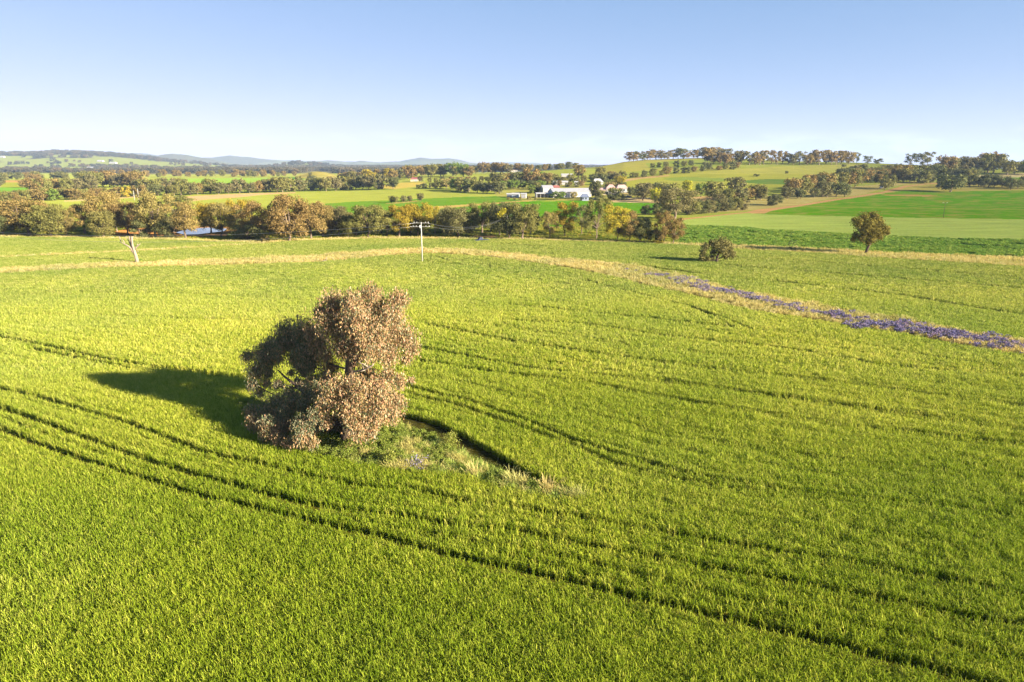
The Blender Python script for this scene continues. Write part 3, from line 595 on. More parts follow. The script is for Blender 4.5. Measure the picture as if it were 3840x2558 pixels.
TINT = {'brown': (1.3, 1.1, .92), 'olive': (1.03, 1.14, .8), 'dark': (.74, .9, .82), 'yellow': (1.9, 1.75, .55), 'pale': (1.5, 1.4, 1.15), 'green': (.85, 1.35, .6), 'lime': (2.0, 2.3, .45), 'grey': (.95, 1.0, .98), 'gold': (1.7, 1.5, .5)}
CW = {'brown': 'brown', 'olive': 'olive', 'dark': 'dark green', 'yellow': 'yellow-green', 'pale': 'pale olive', 'green': 'green', 'lime': 'bright yellow-green', 'grey': 'grey-green', 'gold': 'golden-olive'}
NT = [0]
def put_tree(px, py, h, w, kind, tint, label, group=None, bark=None, far=15000, name=None, cat=None):
    """px,py: foot of the tree in the survey picture; h,w: apparent height and crown width there"""
    NT[0] += 1
    x, y, z = cast(px, py, far); sl = rng_m(x, y, z) / F * .985; H = h * sl; W = w * sl
    pr = PROT[kind]; pr = pr[NT[0] % len(pr)]; tm, cm = pr[bark or ('bark_pale' if NT[0] % 3 else 'bark_dark')]
    nm = name or ('bush' if 'bush' in kind else 'gum_tree')
    e = empty(nm, (x, y, z), label, cat or ('bush' if 'bush' in kind else 'tree'), group, random.uniform(0, 6.28)); e.scale = (W, W, H)
    t = link(bpy.data.objects.new('trunk', tm)); t.parent = e
    c = link(bpy.data.objects.new('crown', cm)); c.parent = e
    k = random.uniform(.88, 1.14); tc = TINT[tint]; c.color = (tc[0] * k, tc[1] * k * random.uniform(.95, 1.05), tc[2] * k, 1)
    return e
NEAR = 'gum trees of the belt beyond the wheat'
B = [ # px, py, height, width, kind, tint, label
 (12,886,66,70,'round','dark','dark round gum tree cut by the left frame edge, in the near belt'),
 (112,882,108,138,'round','brown','very broad brown gum tree with dark trunk near the left end of the belt'),
 (192,893,102,112,'round','olive','low-skirted olive gum tree standing before the broadest tree at the belt left end'),
 (254,890,84,56,'tall','pale','slim leaning pale gum tree in the gap near the belt left end'),
 (318,876,90,90,'open','brown','brown gum tree with bare pale limbs right of the slim leaning gum'),
 (392,876,130,100,'round','brown','tall brown domed gum tree behind the ivy-green shrub in the left belt'),
 (345,884,52,36,'bush','green','bright green shrub between trunks in the left part of the belt'),
 (388,896,88,84,'round','olive','olive gum tree with foliage to the ground just left of the bare orange bank'),
 (482,882,104,84,'round','brown','brown gum tree with single dark trunk standing on the bare orange bank'),
 (582,892,150,118,'open','pale','tall pale-limbed open gum tree right above the dead tree, left of the dam'),
 (535,894,62,66,'bush','dark','dark shrubby tree at the foot of the pale-limbed gum left of the dam'),
 (622,896,58,60,'bush','dark','second dark shrub at the belt edge, nearest the left shore of the dam'),
 (697,897,124,106,'open','brown','brown wispy gum tree in front of the left half of the dam'),
 (792,872,100,84,'round','gold','golden-topped gum tree behind the dam water'),
 (832,893,118,92,'open','pale','pale pinkish gum tree in front of the right end of the dam'),
 (902,880,118,96,'round','gold','golden-olive gum tree just right of the dam'),
 (946,899,130,112,'open','brown','brown gum tree with white leaning limbs over dark shrubs right of the dam'),
 (925,902,60,90,'bush','dark','broad dark shrub under the white-limbed gum right of the dam'),
 (1085,910,166,158,'round','brown','largest brown gum tree of the belt, thick reddish forked trunk'),
 (1168,898,134,108,'open','brown','brown gum tree with spreading pale forks right of the largest gum'),
 (1214,890,112,86,'round','brown','brown round gum tree behind the fork-trunked gum'),
 (1270,884,106,86,'round','grey','grey-brown gum tree with dark trunk left of the small dense olive one'),
 (1306,894,82,54,'round','olive','small dense olive gum tree left of the spreading fork-trunked olive gum'),
 (1384,895,120,128,'open','olive','spreading olive gum tree with a pink forked trunk, left of the power pole'),
 (1452,884,84,60,'tall','olive','thin olive gum tree behind, between spreading olive gum and golden gums'),
 (1498,888,116,92,'open','gold','golden-olive gum tree with low forked trunk left of the power pole'),
 (1568,884,118,98,'round','gold','golden gum tree with reddish trunk directly behind the power pole'),
 (1632,880,106,60,'tall','yellow','narrow yellow-green gum tree just right of the power pole'),
 (1690,882,100,56,'round','olive','narrow olive gum tree between the pole and the purple-brown gum'),
 (1718,893,114,118,'round','grey','dark grey-brown gum tree over the culvert track right of the pole'),
 (1806,876,116,92,'open','olive','olive gum tree with a pair of pale trunks above the dark blue car'),
 (1874,884,122,84,'round','dark','dark full gum tree left of the mistletoe gum'),
 (1912,899,132,120,'round','dark','dark gum tree carrying bright yellow mistletoe near its top'),
 (1962,902,138,116,'open','olive','leaning olive gum tree with open trunks right of the mistletoe gum'),
 (2062,897,102,64,'tall','pale','small pale upright gum tree alone in the grassy gap'),
 (2116,888,126,82,'tall','gold','golden tall gum tree right of the small pale upright gum'),
 (2180,880,110,76,'tall','dark','dark-topped gum tree with a bare pale trunk in the grassy opening'),
 (2236,894,146,92,'tall','olive','tallest slender olive gum tree of the right part of the belt'),
 (2312,912,136,98,'tall','yellow','yellow-olive gum tree with pale paired trunks on the wheat edge'),
 (2362,912,116,80,'tall','brown','brown thin gum tree between the yellow-olive gum and the low dark one'),
 (2400,914,92,84,'round','dark','low dark gum tree with thick black stem on the wheat edge'),
 (2456,914,52,50,'bush','dark','dark drooping shrub right of the low dark gum on the wheat edge'),
 (2490,919,120,72,'tall','brown','dark brown gum tree with a white trunk at the belt right end'),
 (2526,919,104,82,'tall','brown','last brown gum tree at the right end of the belt, twin pale stems'),
 (2466,918,18,50,'bush','yellow','low yellow-green shrub under the last gums of the belt'),
 (2528,824,112,150,'open','grey','big grey-green gum tree with bare limbs at the start of the dirt road'),
 (2474,806,44,64,'bush','dark','dark bush left of the big grey-green gum by the bright paddock'),
 (2420,806,36,40,'bush','dark','small dark bush at the corner of the bright green paddock'),
 (995,911,30,26,'bush','pale','pale round shrub alone at the wheat edge before the belt'),
]
for t in B: put_tree(*t[:6], t[6], NEAR if t[4] != 'bush' else 'shrubs of the belt beyond the wheat', far=700)
# dark understorey trees behind the belt
U = [(40,868),(230,874),(440,868),(655,872),(905,880),(1010,884),(1045,880),(1130,884),(1245,880),(1335,882),(1430,878),(1540,876),(1660,874),(1760,876),(1840,872),(1990,878)]
ORD = ['first','second','third','fourth','fifth','sixth','seventh','eighth','ninth','tenth','eleventh','twelfth','thirteenth','fourteenth','fifteenth','sixteenth','seventeenth','eighteenth','nineteenth','twentieth','twenty-first','twenty-second','twenty-third','twenty-fourth','twenty-fifth','twenty-sixth']
for i, (a, c) in enumerate(U): put_tree(a, c, random.uniform(70, 96), random.uniform(62, 90), 'round', ('dark', 'olive', 'dark', 'grey')[i % 4], 'shaded %s gum tree, %s from the left behind the belt front row' % (CW[('dark', 'olive', 'dark', 'grey')[i % 4]], ORD[i]), 'shaded trees behind the belt front row', far=700)
FARROWS = []
def row(poly, n, h, kinds, tints, where, what='tree', jit=6, wf=(.9, 1.25), far=3500, group=None):
    p = np.array(poly, float); s = np.concatenate([[0], np.cumsum(np.abs(np.diff(p[:,0])) + .01)]); it = []
    for i in range(n):
        t = (i + .5 + random.uniform(-.35, .35)) / n * s[-1]; hh = random.uniform(*h)
        it.append((np.interp(t, s, p[:,0]), np.interp(t, s, p[:,1]) + random.uniform(-jit, jit) * .35, hh, hh * random.uniform(*wf), random.choice(kinds), random.choice(tints)))
    it.sort()
    if h[1] <= 32 and n >= 7 and h[1] != 34 and 'garden' not in what: FARROWS.extend((q, far) for q in it); return
    hs = [q[2] for q in it]; hi = hs.index(max(hs)); lo = hs.index(min(hs))
    for i, q in enumerate(it):
        nm = 'bush' if 'bush' in q[4] else what
        if n > 3 and i == hi: lb = 'tallest tree in %s, %s %s' % (where, CW[q[5]], nm)
        elif n > 3 and i == lo: lb = 'lowest tree in %s, %s %s' % (where, CW[q[5]], nm)
        else: lb = '%s %s, %s from left in %s' % (CW[q[5]], nm, ORD[i], where)
        put_tree(*q, lb, group or ('trees of ' + where), far=far, name='garden_tree' if 'garden' in what else None)
FB = ['fround']; MIX = ['fround', 'fround', 'fbush']
O1 = ['brown', 'olive', 'brown', 'grey']; O2 = ['olive', 'dark', 'brown', 'yellow']; O3 = ['dark', 'olive', 'grey']
row([(-40,757),(110,757)], 6, (26,36), MIX, O2, 'the far left roadside row')
row([(112,752),(300,748)], 9, (33,36), MIX, ['olive','yellow','green','brown'], 'the roadside row beside the pale verge')
row([(300,747),(480,738),(640,733)], 13, (26,38), MIX, O2, 'the roadside row behind the twin poles')
row([(640,733),(800,727),(1000,722)], 13, (34,50), FB, O1, 'the row behind the stubble strip')
row([(1000,721),(1200,716),(1480,707)], 18, (34,52), MIX, O3, 'the row behind the pale middle paddock')
row([(115,722),(350,716)], 9, (34,46), FB, O1, 'the brown copse at left')
row([(320,704),(520,702)], 10, (38,52), FB, O1, 'the tall brown copse behind the left rows')
row([(500,716),(690,712)], 8, (30,40), FB, O3, 'the copse right of the tall brown copse')
row([(-30,678),(330,674)], 12, (18,28), FB, O2, 'the far left treeline')
row([(385,668),(700,665),(1010,664)], 20, (15,26), FB, O1, 'the far treeline behind the bright paddock')
row([(880,664),(1110,662)], 9, (16,24), FB, O1, 'the far treeline left of the bare knoll')
row([(980,700),(1180,690),(1300,688)], 8, (20,30), FB, O3, 'the loose row behind the middle paddock trees')
row([(1270,690),(1400,680),(1540,672)], 11, (32,46), FB, O2, 'the dense copse right of the bare knoll')
row([(1524,664),(1640,662),(1770,663)], 11, (34,48), FB, ['olive','brown','green','olive'], 'the tall skyline copse at centre', what='gum tree', far=1100)
row([(1775,651),(1900,649),(2000,643)], 9, (26,40), FB, O1, 'the skyline row right of centre', far=1100)
row([(2000,643),(2090,637),(2170,632)], 7, (18,28), FB, O3, 'the skyline row above the farm', far=1100)
row([(1455,764),(1580,754)], 5, (22,32), ['fround'], ['olive','grey','olive'], 'the small clump in the green paddock')
row([(1560,706),(1620,705)], 4, (14,20), ['fbush'], ['dark'], 'the low dark bushes left of the farm')
row([(1620,706),(1730,712)], 5, (22,36), FB, ['olive','pale'], 'the farm windbreak left end')
row([(1700,716),(1780,722),(1890,728)], 8, (36,48), MIX, ['dark','olive','dark','green'], 'the dense farm windbreak')
row([(1560,684),(1850,684)], 10, (16,24), MIX, ['olive','brown','dark'], 'the low hedge behind the farm windbreak')
row([(1840,690),(2080,684)], 11, (30,44), FB, ['olive','dark','brown','green'], 'the farm trees behind the sheds')
row([(1880,712),(2040,708)], 8, (26,36), FB, ['green','dark','olive'], 'the garden trees beside the long shed')
row([(2072,699),(2120,700),(2190,702)], 6, (14,24), MIX, ['olive','dark','brown'], 'the trees above the long shed roof')
row([(1990,728),(2030,722),(2062,716)], 6, (22,34), MIX, ['green','dark','olive'], 'the yard behind the open shed', what='garden tree')
row([(1888,752),(1950,752),(2012,750)], 5, (9,17), ['fbush'], ['olive','dark','pale'], 'the low shrubs before the small sheds', what='garden tree')
row([(2222,722),(2270,716),(2350,714)], 7, (22,34), MIX, ['dark','olive','pale'], 'the garden behind the farmhouse', what='garden tree')
row([(2225,750),(2290,752),(2350,750)], 5, (14,26), MIX, ['dark','olive'], 'the front garden of the farmhouse', what='garden tree')
row([(2350,738),(2440,728),(2520,722)], 7, (28,44), FB, ['dark','grey','olive'], 'the yard right of the farmhouse', what='garden tree')
row([(2080,690),(2330,678)], 10, (20,34), MIX, ['olive','dark','grey'], 'the trees behind the farmhouse')
row([(2345,609),(2420,600),(2600,595),(2730,593)], 22, (24,38), ['fhill'], ['grey','dark','brown'], 'the hilltop skyline', what='gum tree', far=1300, wf=(1.0, 1.5))
row([(2640,612),(2720,616),(2850,617),(3000,618),(3190,615)], 25, (34,50), ['fhill','fround'], ['brown','grey','brown'], 'the long wood below the hilltop', what='gum tree', far=1300, wf=(.75, 1.1))
row([(2430,629),(2560,626),(2680,628)], 8, (14,24), MIX, ['dark','olive'], 'the scattered trees below the hilltop', far=1300)
row([(2250,684),(2340,668),(2450,662),(2580,648),(2700,640),(2780,632)], 20, (18,32), MIX, O3, 'the hedge climbing the hill', far=1300)
row([(2560,806),(2680,796),(2800,784)], 9, (38,52), ['bush'], ['dark','grey','olive'], 'the bushes along the near dirt road')
row([(2690,765),(2780,752),(2870,748)], 7, (34,52), FB, ['brown','olive','grey'], 'the trees behind the dirt road bushes')
row([(2880,773),(2915,770)], 2, (36,42), ['bush'], ['dark'], 'the bush pair beside the dirt road')
row([(2930,750),(3030,742),(3190,735)], 8, (28,52), MIX, O3, 'the middle dirt road trees')
row([(2960,735),(3040,718),(3130,705),(3220,700)], 9, (46,62), FB, ['brown','olive','dark'], 'the tall wood past the dirt road')
row([(3140,674),(3240,668),(3340,666),(3480,668)], 12, (30,40), MIX, ['dark','olive','grey'], 'the dark wood above the dirt road', far=1300)
row([(3200,690),(3300,684),(3400,676)], 9, (36,50), MIX, ['dark','olive','brown'], 'the wood behind the white car', far=1300)
row([(3150,660),(3300,655),(3440,652),(3540,654)], 12, (24,34), MIX, ['dark','olive','grey'], 'the upper dark wood near skyline', far=1300)
row([(3310,712),(3340,705)], 2, (34,52), FB, ['olive','dark'], 'the pair by the white car')
row([(3370,684),(3500,686)], 5, (36,46), MIX, ['dark','olive'], 'the trees at the road crest')
row([(3405,624),(3490,622)], 3, (34,42), ['fhill'], ['dark','olive'], 'the three skyline gums at right', what='gum tree', far=1300, wf=(.85, 1.0))
row([(3530,652),(3640,650),(3740,648)], 10, (42,60), FB, ['brown','olive','grey'], 'the brown skyline wood at right', far=1300)
row([(3500,670),(3600,672),(3680,668)], 6, (30,42), MIX, ['dark','olive'], 'the wood under the right skyline', far=1300)
row([(3630,702),(3720,702),(3770,702)], 6, (28,44), MIX, ['dark','green'], 'the hedge right of the big dark tree')
row([(3775,710),(3880,708)], 4, (24,36), MIX, ['dark'], 'the hedge end at the right frame edge')
row([(3770,655),(3880,655)], 4, (36,48), FB, ['olive','green'], 'the skyline trees at the right frame edge', far=1300)
def far_rows():
    vs_ = []
    for i, k in enumerate(('fround', 'fround', 'fbush')):
        vs_.append(PROT[k][i % 2]['bark_dark'][1])
    P_, S_, T_, I_ = [], [], [], []
    for (px, py, h, w, k, t), far in FARROWS:
        x, y, z = cast(px, py, far); sl = rng_m(x, y, z) / F * .985
        P_.append((x, y, z)); S_.append((w * sl, w * sl, h * sl)); T_.append((0, 0, random.uniform(0, 6.28)))
        j = {'brown': 0, 'grey': 0, 'olive': 1, 'pale': 1, 'yellow': 1, 'green': 1, 'dark': 2}[t]; I_.append(j + (3 if k == 'fbush' else 0))
    m3 = vs_[:1] * 3 + vs_[2:] * 3
    scatter('far_hedgerow_trees', P_, S_, T_, m3, I_, [TINT['brown'], TINT['olive'], TINT['dark']]); print('far row trees', len(P_))
S = [ # single trees
 (2,702,38,34,'fround','dark','dark gum tree cut by the left frame edge above the far paddocks'),
 (88,704,24,30,'fround','brown','lone brown tree on the far left green paddock'),(135,692,32,36,'fround','brown','lone taller brown tree beside the red-brown far paddock edge'),
 (668,772,34,84,'bush','olive','mound of olive scrub at the left tip of the stubble strip'),
 (1163,658,10,14,'fround','dark','lone tree on the side of the bare knoll'),
 (2095,749,30,56,'fround','green','bright green spreading tree before the long white shed'),(2152,746,26,26,'fround','pale','small pale tree before the long white shed'),
 (2232,746,66,44,'fround','dark','tall dark tree between the long shed and the farmhouse'),(2246,744,30,40,'fround','olive','olive tree right of the small slate-roofed cottage'),(2304,750,44,62,'fround','olive','spreading olive tree before the farmhouse'),
 (2170,667,46,44,'fround','brown','tall brown tree on the yellow slope above the farm'),(2250,670,42,40,'fround','olive','round olive tree on the yellow slope above the farm'),(1992,692,56,64,'fround','brown','broad brown tree above the farm left side'),(2052,692,42,50,'fround','brown','brown tree right of the broad brown farm tree'),
 (2326,702,40,46,'fround','yellow','yellow-green tree behind the farmhouse'),(2288,700,20,34,'fround','dark','low dark tree behind the farmhouse roof'),
 (2412,752,62,72,'fround','grey','grey-green tree left of the bright lime tree'),(2456,760,52,42,'fround','lime','bright lime tree at the edge of the bright paddock'),(2505,748,60,70,'fround','olive','olive tree behind the bright lime tree'),(2576,724,44,40,'fround','lime','lime-green tree on the slope behind the tan yard'),
 (2628,738,48,48,'fround','green','green round tree left of the big olive tree on the slope'),(2676,752,66,72,'fround','olive','big olive tree on the tan yard slope'),(2756,726,56,66,'fround','grey','grey-green tree above the tan yard slope'),(2742,748,36,44,'fround','dark','dark tree below the grey-green tree on the slope'),
 (3212,614,36,24,'fhill','olive','lone thin gum on the skyline right of the long wood'),(3254,615,26,32,'fhill','dark','lone dark gum on the skyline between the two woods'),(3290,614,16,30,'fbush','dark','low dark tree on the skyline notch'),
 (2950,651,9,12,'fbush','dark','lone small bush on the yellow hill paddock'),(2838,662,9,22,'fbush','dark','low wide bush at the edge of the yellow hill paddock'),(3165,626,8,18,'fbush','dark','small bush at the top of the yellow hill paddock'),
 (3562,720,54,78,'fround','dark','big dark lone tree at the top of the bright field'),(3530,704,26,34,'fbush','dark','small dark bush left of the big dark lone tree'),
 (2968,943,16,26,'bush','dark','small dark bush on the dry verge left of the lone tall tree'),
]
for t in S: put_tree(*t[:6], t[6], 'lone trees and bushes', far=1300 if t[1] < 670 and t[0] > 2000 else 3500)
far_rows()
# ---- hand-shaped trees: clumps at measured places
def clump_tree(name, base, blobs, mat_, per_m2, lsize, elong, label, cat, limbs, trunk_pts, tr, bark, droop=.0, shift=(0, 0), col=None, seed=3, shell=.45, mat2=None):
    """blobs: (px,py,r_px,depth offset m)"""
    r = np.random.default_rng(seed); bx, by, bz = base; sl0 = rng_m(*base)
    e = empty(name, base, label, cat); C = []; N = []; cen = []
    for px, py, rp, dz in blobs:
        u, dy, dzv = ray(px, py); Y = by + dz; s = Y / dy; c = np.array([u * s, Y, HC + dzv * s]) - np.array(base)
        ra = rp * math.sqrt((u * s) ** 2 + Y * Y) / F; cen.append((c, ra))
        n = int(per_m2 * 4 * math.pi * ra * ra); d = r.normal(0, 1, (n, 3)); d /= np.linalg.norm(d, axis=1)[:, None]
        q = r.uniform(0, 1, n) ** shell; lump = (1 + .34 * np.sin(d[:, 0] * 5 + px) * np.sin(d[:, 1] * 6 + py) + .26 * np.sin(d[:, 2] * 9 + d[:, 0] * 7 + px)) * np.where(r.uniform(0, 1, n) < .06, r.uniform(1.1, 1.4, n), 1)
        p = c + d * (ra * q * lump)[:, None]; p[:, 2] -= droop * ra * r.uniform(0, 1, n) ** 2
        k = p[:, 2] > .05; C.append(p[k]); N.append(d[k])
    C = np.concatenate(C); N = np.concatenate(N)
    if droop:
        n = len(C); a = r.uniform(0, 6.283, n); u = np.stack([r.normal(0, .38, n), r.normal(0, .38, n), -np.ones(n)], 1); u /= np.linalg.norm(u, axis=1)[:, None]
        w = np.stack([np.cos(a), np.sin(a), 0 * a], 1); w += N * .5; w -= u * (w * u).sum(1)[:, None]; w = np.cross(u, w); w /= np.linalg.norm(w, axis=1)[:, None]
        s = lsize * r.uniform(.55, 1.4, (n, 1)); u = u * s * elong; w = w * s * .5
        V_ = np.stack([C, C + u * .45 - w, C + u, C + u * .4 + w], 1)
    else: V_ = leaf_cards(C, N, lsize, r, elong)
    o = link(bpy.data.objects.new('crown', quads_mesh('crown', V_, mat_))); o.parent = e
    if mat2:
        o.data.materials.append(mat2); lf = (C[:, 0] + .45 * (C[:, 2] - 8) < -3.2) & (C[:, 2] > 2.5)  # left crown gets mostly darker olive leaves, its shade put into colour
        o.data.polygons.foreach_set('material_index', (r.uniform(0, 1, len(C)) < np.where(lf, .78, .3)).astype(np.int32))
    if col: o.color = (*col, 1)
    b = MB(); fork = np.array(trunk_pts[-1], float); b.tube(trunk_pts, tr, 10)
    for c, ra in cen:
        if limbs and r.uniform() < limbs:
            k = r.uniform(.35, 1); tp = np.array(trunk_pts, float); f0 = np.array([np.interp(k * (len(tp) - 1), range(len(tp)), tp[:, j]) for j in range(3)]); rr = np.interp(k * (len(tp) - 1), range(len(tp)), tr) * .36
            if f0[2] > c[2] + 1: f0 = tp[1]
            mid = f0 * .5 + c * .5 + r.normal(0, .25, 3) + (0, 0, .2); b.tube([f0, f0 * .75 + mid * .25, mid, mid * .4 + c * .6, c], [rr, rr * .85, rr * .6, rr * .4, .03], 6, cap=False)
    o = b.build('trunk', bark, e, True); print(name, len(V_)); return e
def hb(x, y, r, d): return (800 + x / 1.651, 1000 + y / 1.651, r / 1.651 * .82, d)
HB = [(970,155,85,0),(860,195,80,-1),(740,215,100,.5),(1150,190,80,.5),(1100,300,110,-.5),(900,330,140,-1.5),(720,330,110,0),(1180,420,105,0),(980,450,150,-1.5),(1225,490,65,.5),(800,470,110,-.5),(1080,540,90,-.5),(660,275,55,.5),(1010,250,110,1.5),(830,300,120,2.5),(1050,420,120,3),(880,560,60,1.5),(1190,560,50,.5),
 (570,390,110,4),(450,390,85,4.5),(420,470,100,4),(310,530,85,4.5),(210,545,48,4.5),(265,640,75,4.5),(245,725,45,4),(570,530,95,3.2),(600,600,65,3),(385,545,60,4.5),(285,770,38,4),(650,460,100,3),(690,540,70,2),(560,640,50,3.5),(620,690,60,2.5),(330,570,85,4.8),(330,715,42,4.2),(510,560,70,4.6),(500,810,62,1),(575,805,65,.5),(400,830,70,1.8),(400,720,42,3),(560,720,48,2.5),(520,700,34,3),(340,650,48,4.5),(500,460,80,5.5),(350,480,60,5.5),
 (760,735,105,-2),(900,755,120,-2.5),(1040,780,125,-2),(1130,830,85,-1),(1000,880,125,-2.5),(850,880,105,-3),(700,830,95,-2),(1100,905,75,-1.5),(1150,700,65,0),(1225,695,32,.5),(960,700,80,1.5),(1080,650,60,.8),(800,800,120,1.5),
 (890,1000,85,-3.5),(960,1010,75,-3),(560,975,85,-2.5),(545,1055,58,-3),(640,915,75,-2.5),(455,860,85,1),(350,880,90,2.5),(235,890,62,3),(340,985,85,-.5),(430,960,85,.5),(470,765,55,2),(300,1010,55,2),(700,950,55,-2.5),(400,1060,62,-1.5),(480,1085,58,-2.2),(330,1035,58,-.5),(610,1075,55,-3),(250,960,60,1.5),(900,300,130,6),(1050,330,115,6),(760,350,105,6.5),(980,450,125,7.5),(850,500,105,7),(1100,430,90,5.5),(600,420,90,7),(480,430,70,7.5),(720,620,75,2.5),(530,610,48,3.6),(600,555,75,4),(480,650,30,4.5),(950,640,60,2),(1010,690,75,.5),(560,740,52,2),(640,760,75,1),(690,690,60,2),(900,690,70,2),(560,860,70,1),(420,1010,70,1.5),(800,960,100,1.5),(680,1000,80,1.5)]
tb = cast(1300, 1672)
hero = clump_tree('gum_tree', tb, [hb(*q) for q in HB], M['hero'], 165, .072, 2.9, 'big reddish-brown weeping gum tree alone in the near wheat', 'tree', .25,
  [(0, 0, -.1), (.1, 0, 2), (.25, .1, 4.5), (.5, .3, 7), (.7, .4, 9.5), (1, .4, 12)], [.62, .5, .42, .32, .22, .1], M['bark_dark'], droop=.35, shell=.5, mat2=M['hero_olive_shade'])
b = MB()
def hp(x, y, d):
    px, py = 800 + x / 1.651, 1000 + y / 1.651; u, dy, dz = ray(px, py); Y = tb[1] + d; s = Y / dy; return np.array([u * s, Y, HC + dz * s]) - np.array(tb)
b.tube([hp(870, 650, -1.6), hp(930, 640, -2.6), hp(985, 612, -3), hp(995, 600, -3)], [.09, .1, .07, .03], 6); b.tube([hp(965, 625, -2.8), hp(930, 603, -3), hp(890, 595, -3)], [.07, .05, .02], 6); b.tube([hp(930, 640, -2.6), hp(925, 610, -2.9), hp(905, 590, -2.9)], [.06, .04, .02], 5); b.tube([hp(940, 640, -2.7), hp(910, 650, -2.9)], [.05, .02], 5)
b.build('dead_branch', M['bark_dead'], hero, True)
b = MB(); b.tube([hp(845, 700, .2), hp(845, 600, -.3), hp(835, 540, -.2), hp(860, 480, 0)], [.3, .28, .24, .2], 8); b.tube([hp(640, 860, .5), hp(520, 740, 2), hp(440, 680, 3.2), hp(400, 640, 4)], [.2, .16, .1, .05], 7); b.tube([hp(540, 760, 1.8), hp(470, 740, 2.6), hp(420, 720, 3)], [.1, .07, .03], 6)
b.build('limb', M['bark_dark'], hero, True)
# lone tall tree at right
def c4(x, y, r, d): return (2840 + x / 2.354, 500 + y / 2.354, r / 2.354, d)
LT = [(940,740,45,0),(1040,740,50,0),(890,790,50,-1),(990,800,60,-1),(1075,790,45,1),(950,860,55,-1),(1040,870,60,-1),(1110,850,50,0),(1145,840,30,0),(1150,880,22,0),(870,900,35,0),(845,935,28,0),(920,920,45,-.5),(1000,930,50,-1),(1080,905,40,.5),(980,960,30,0),(850,760,22,0),(1000,715,25,1),(1000,840,60,1.5),(930,830,50,1.5)]
lb_ = cast(3243, 957)
clump_tree('gum_tree', lb_, [(*c4(*q)[:2], c4(*q)[2] * .84, q[3]) for q in LT], M['gum'], 40, .24, 1.6, 'lone tall golden-olive gum tree on the dry verge at right', 'tree', .8, [(0, 0, -.1), (.6, 0, 2.2), (1.6, 0, 4.2), (2.2, 0, 6.5), (2.2, 0, 9)], [.4, .32, .28, .2, .08], M['bark_dark'], col=(1.08, 1.06, .58), seed=5)
# bush with the long shadow
def c3(x, y, r, d): return (1800 + x / 2.354, 500 + y / 2.354, r / 2.354, d)
BB = [(2130,965,50,0),(2180,990,50,0),(2080,985,45,-.5),(2190,1040,50,.5),(2140,1030,45,-1),(1990,1000,38,0),(1970,1050,35,0),(1960,1095,30,0),(2010,1110,28,0),(2225,1070,35,0),(2060,1050,30,1),(2170,1085,30,0),(2040,960,25,.5),(2120,1000,50,1.5),(2050,1100,25,.5)]
bb_ = cast(2690, 990)
clump_tree('bush', bb_, [c3(*q) for q in BB], M['gum'], 40, .22, 1.6, 'round grey-green bush with a long shadow alone in the wheat', 'bush', .9, [(0, 0, -.1), (-.2, 0, .7), (-.2, .1, 1.6), (.4, .2, 3), (.6, .2, 4.2)], [.42, .36, .3, .2, .08], M['bark_dark'], col=(1.0, 1.05, .9), seed=6)
# sapling on the verge
sb_ = cast(2972, 928); clump_tree('sapling', sb_, [(2966, 905, 7, 0), (2978, 912, 6, 0), (2960, 915, 5, 0), (2984, 903, 4, 0)], M['gum'], 12, .22, 1.6, 'thin wispy sapling in the dark green crop at right', 'sapling', 1, [(0, 0, -.05), (0, 0, 1), (.1, 0, 1.8)], [.06, .05, .02], M['bark_dark'], col=(.6, .9, .7), seed=8)
# mistletoe on the dark gum
for px, py, r_ in ((1882, 797, 12), (1872, 803, 9), (1889, 790, 7)): pass
mb_ = cast(1912, 899); r_ = np.random.default_rng(4); e_ = [o for o in bpy.data.objects if o.get('label', '').startswith('dark gum tree carrying')][0]
C = []
for px, py, rp in ((1884, 796, 11), (1872, 803, 9), (1893, 788, 7)):
    u, dy, dz = ray(px, py); Y = mb_[1] - 3.6; s = Y / dy; C.append(np.array([u * s, Y, HC + dz * s]) + r_.normal(0, 1, (160, 3)) * rp * .075 * .6)
C = np.concatenate(C); mm = leafmat('mistletoe', [(.4, .36, .03), (.5, .42, .05)], .2, False)
mo = link(bpy.data.objects.new('mistletoe', quads_mesh('mistletoe', leaf_cards(C, r_.normal(0, 1, C.shape), .3, r_), mm)))
bpy.context.view_layer.update(); mo.parent = e_; mo.matrix_parent_inverse = e_.matrix_world.inverted()
# dead tree
db = cast(516, 991); e = empty('dead_tree', db, 'bare dead tree trunk with a few broken limbs at the dry strip', 'dead tree'); k = 183.5 / F
def dp(x, y, d=0): return np.array([((440 + x / 9.8) - 516.5) * k, d, (991 - (860 + y / 9.8)) * k * 1.01])
b = MB(); b.tube([dp(752, 1290), dp(745, 1130), dp(725, 980), dp(705, 860), dp(690, 780), dp(660, 620), dp(668, 480), dp(680, 330)], [.5, .42, .4, .36, .3, .26, .23, .26], 10)
b.tube([dp(690, 850), dp(640, 700, .1), dp(610, 500, .1), dp(590, 400, .1), dp(580, 330, .1)], [.24, .16, .18, .22, .17], 8); b.build('trunk', M['bark_dead'], e, True)
for i, pl in enumerate(([(650, 880), (600, 740), (520, 670), (430, 610), (330, 560), (240, 500)], [(735, 780), (760, 700), (850, 640), (935, 575)], [(600, 740), (575, 640), (545, 520), (505, 440), (450, 330)], [(240, 500), (235, 420), (210, 330)], [(760, 870), (790, 830)])):
    b = MB(); n = len(pl); b.tube([dp(*q, .15 * i) for q in pl], np.linspace((.3, .22, .17, .13, .16)[i], .07, n), 6)
    if i == 0: b.tube([dp(400, 590), dp(380, 500), dp(330, 420), dp(280, 420)], [.12, .1, .08, .05], 5)
    if i == 1: b.tube([dp(810, 665, .15), dp(840, 600, .15), dp(790, 575, .15)], [.12, .09, .05], 5)
    b.build('limb', M['bark_dead'], e, True)
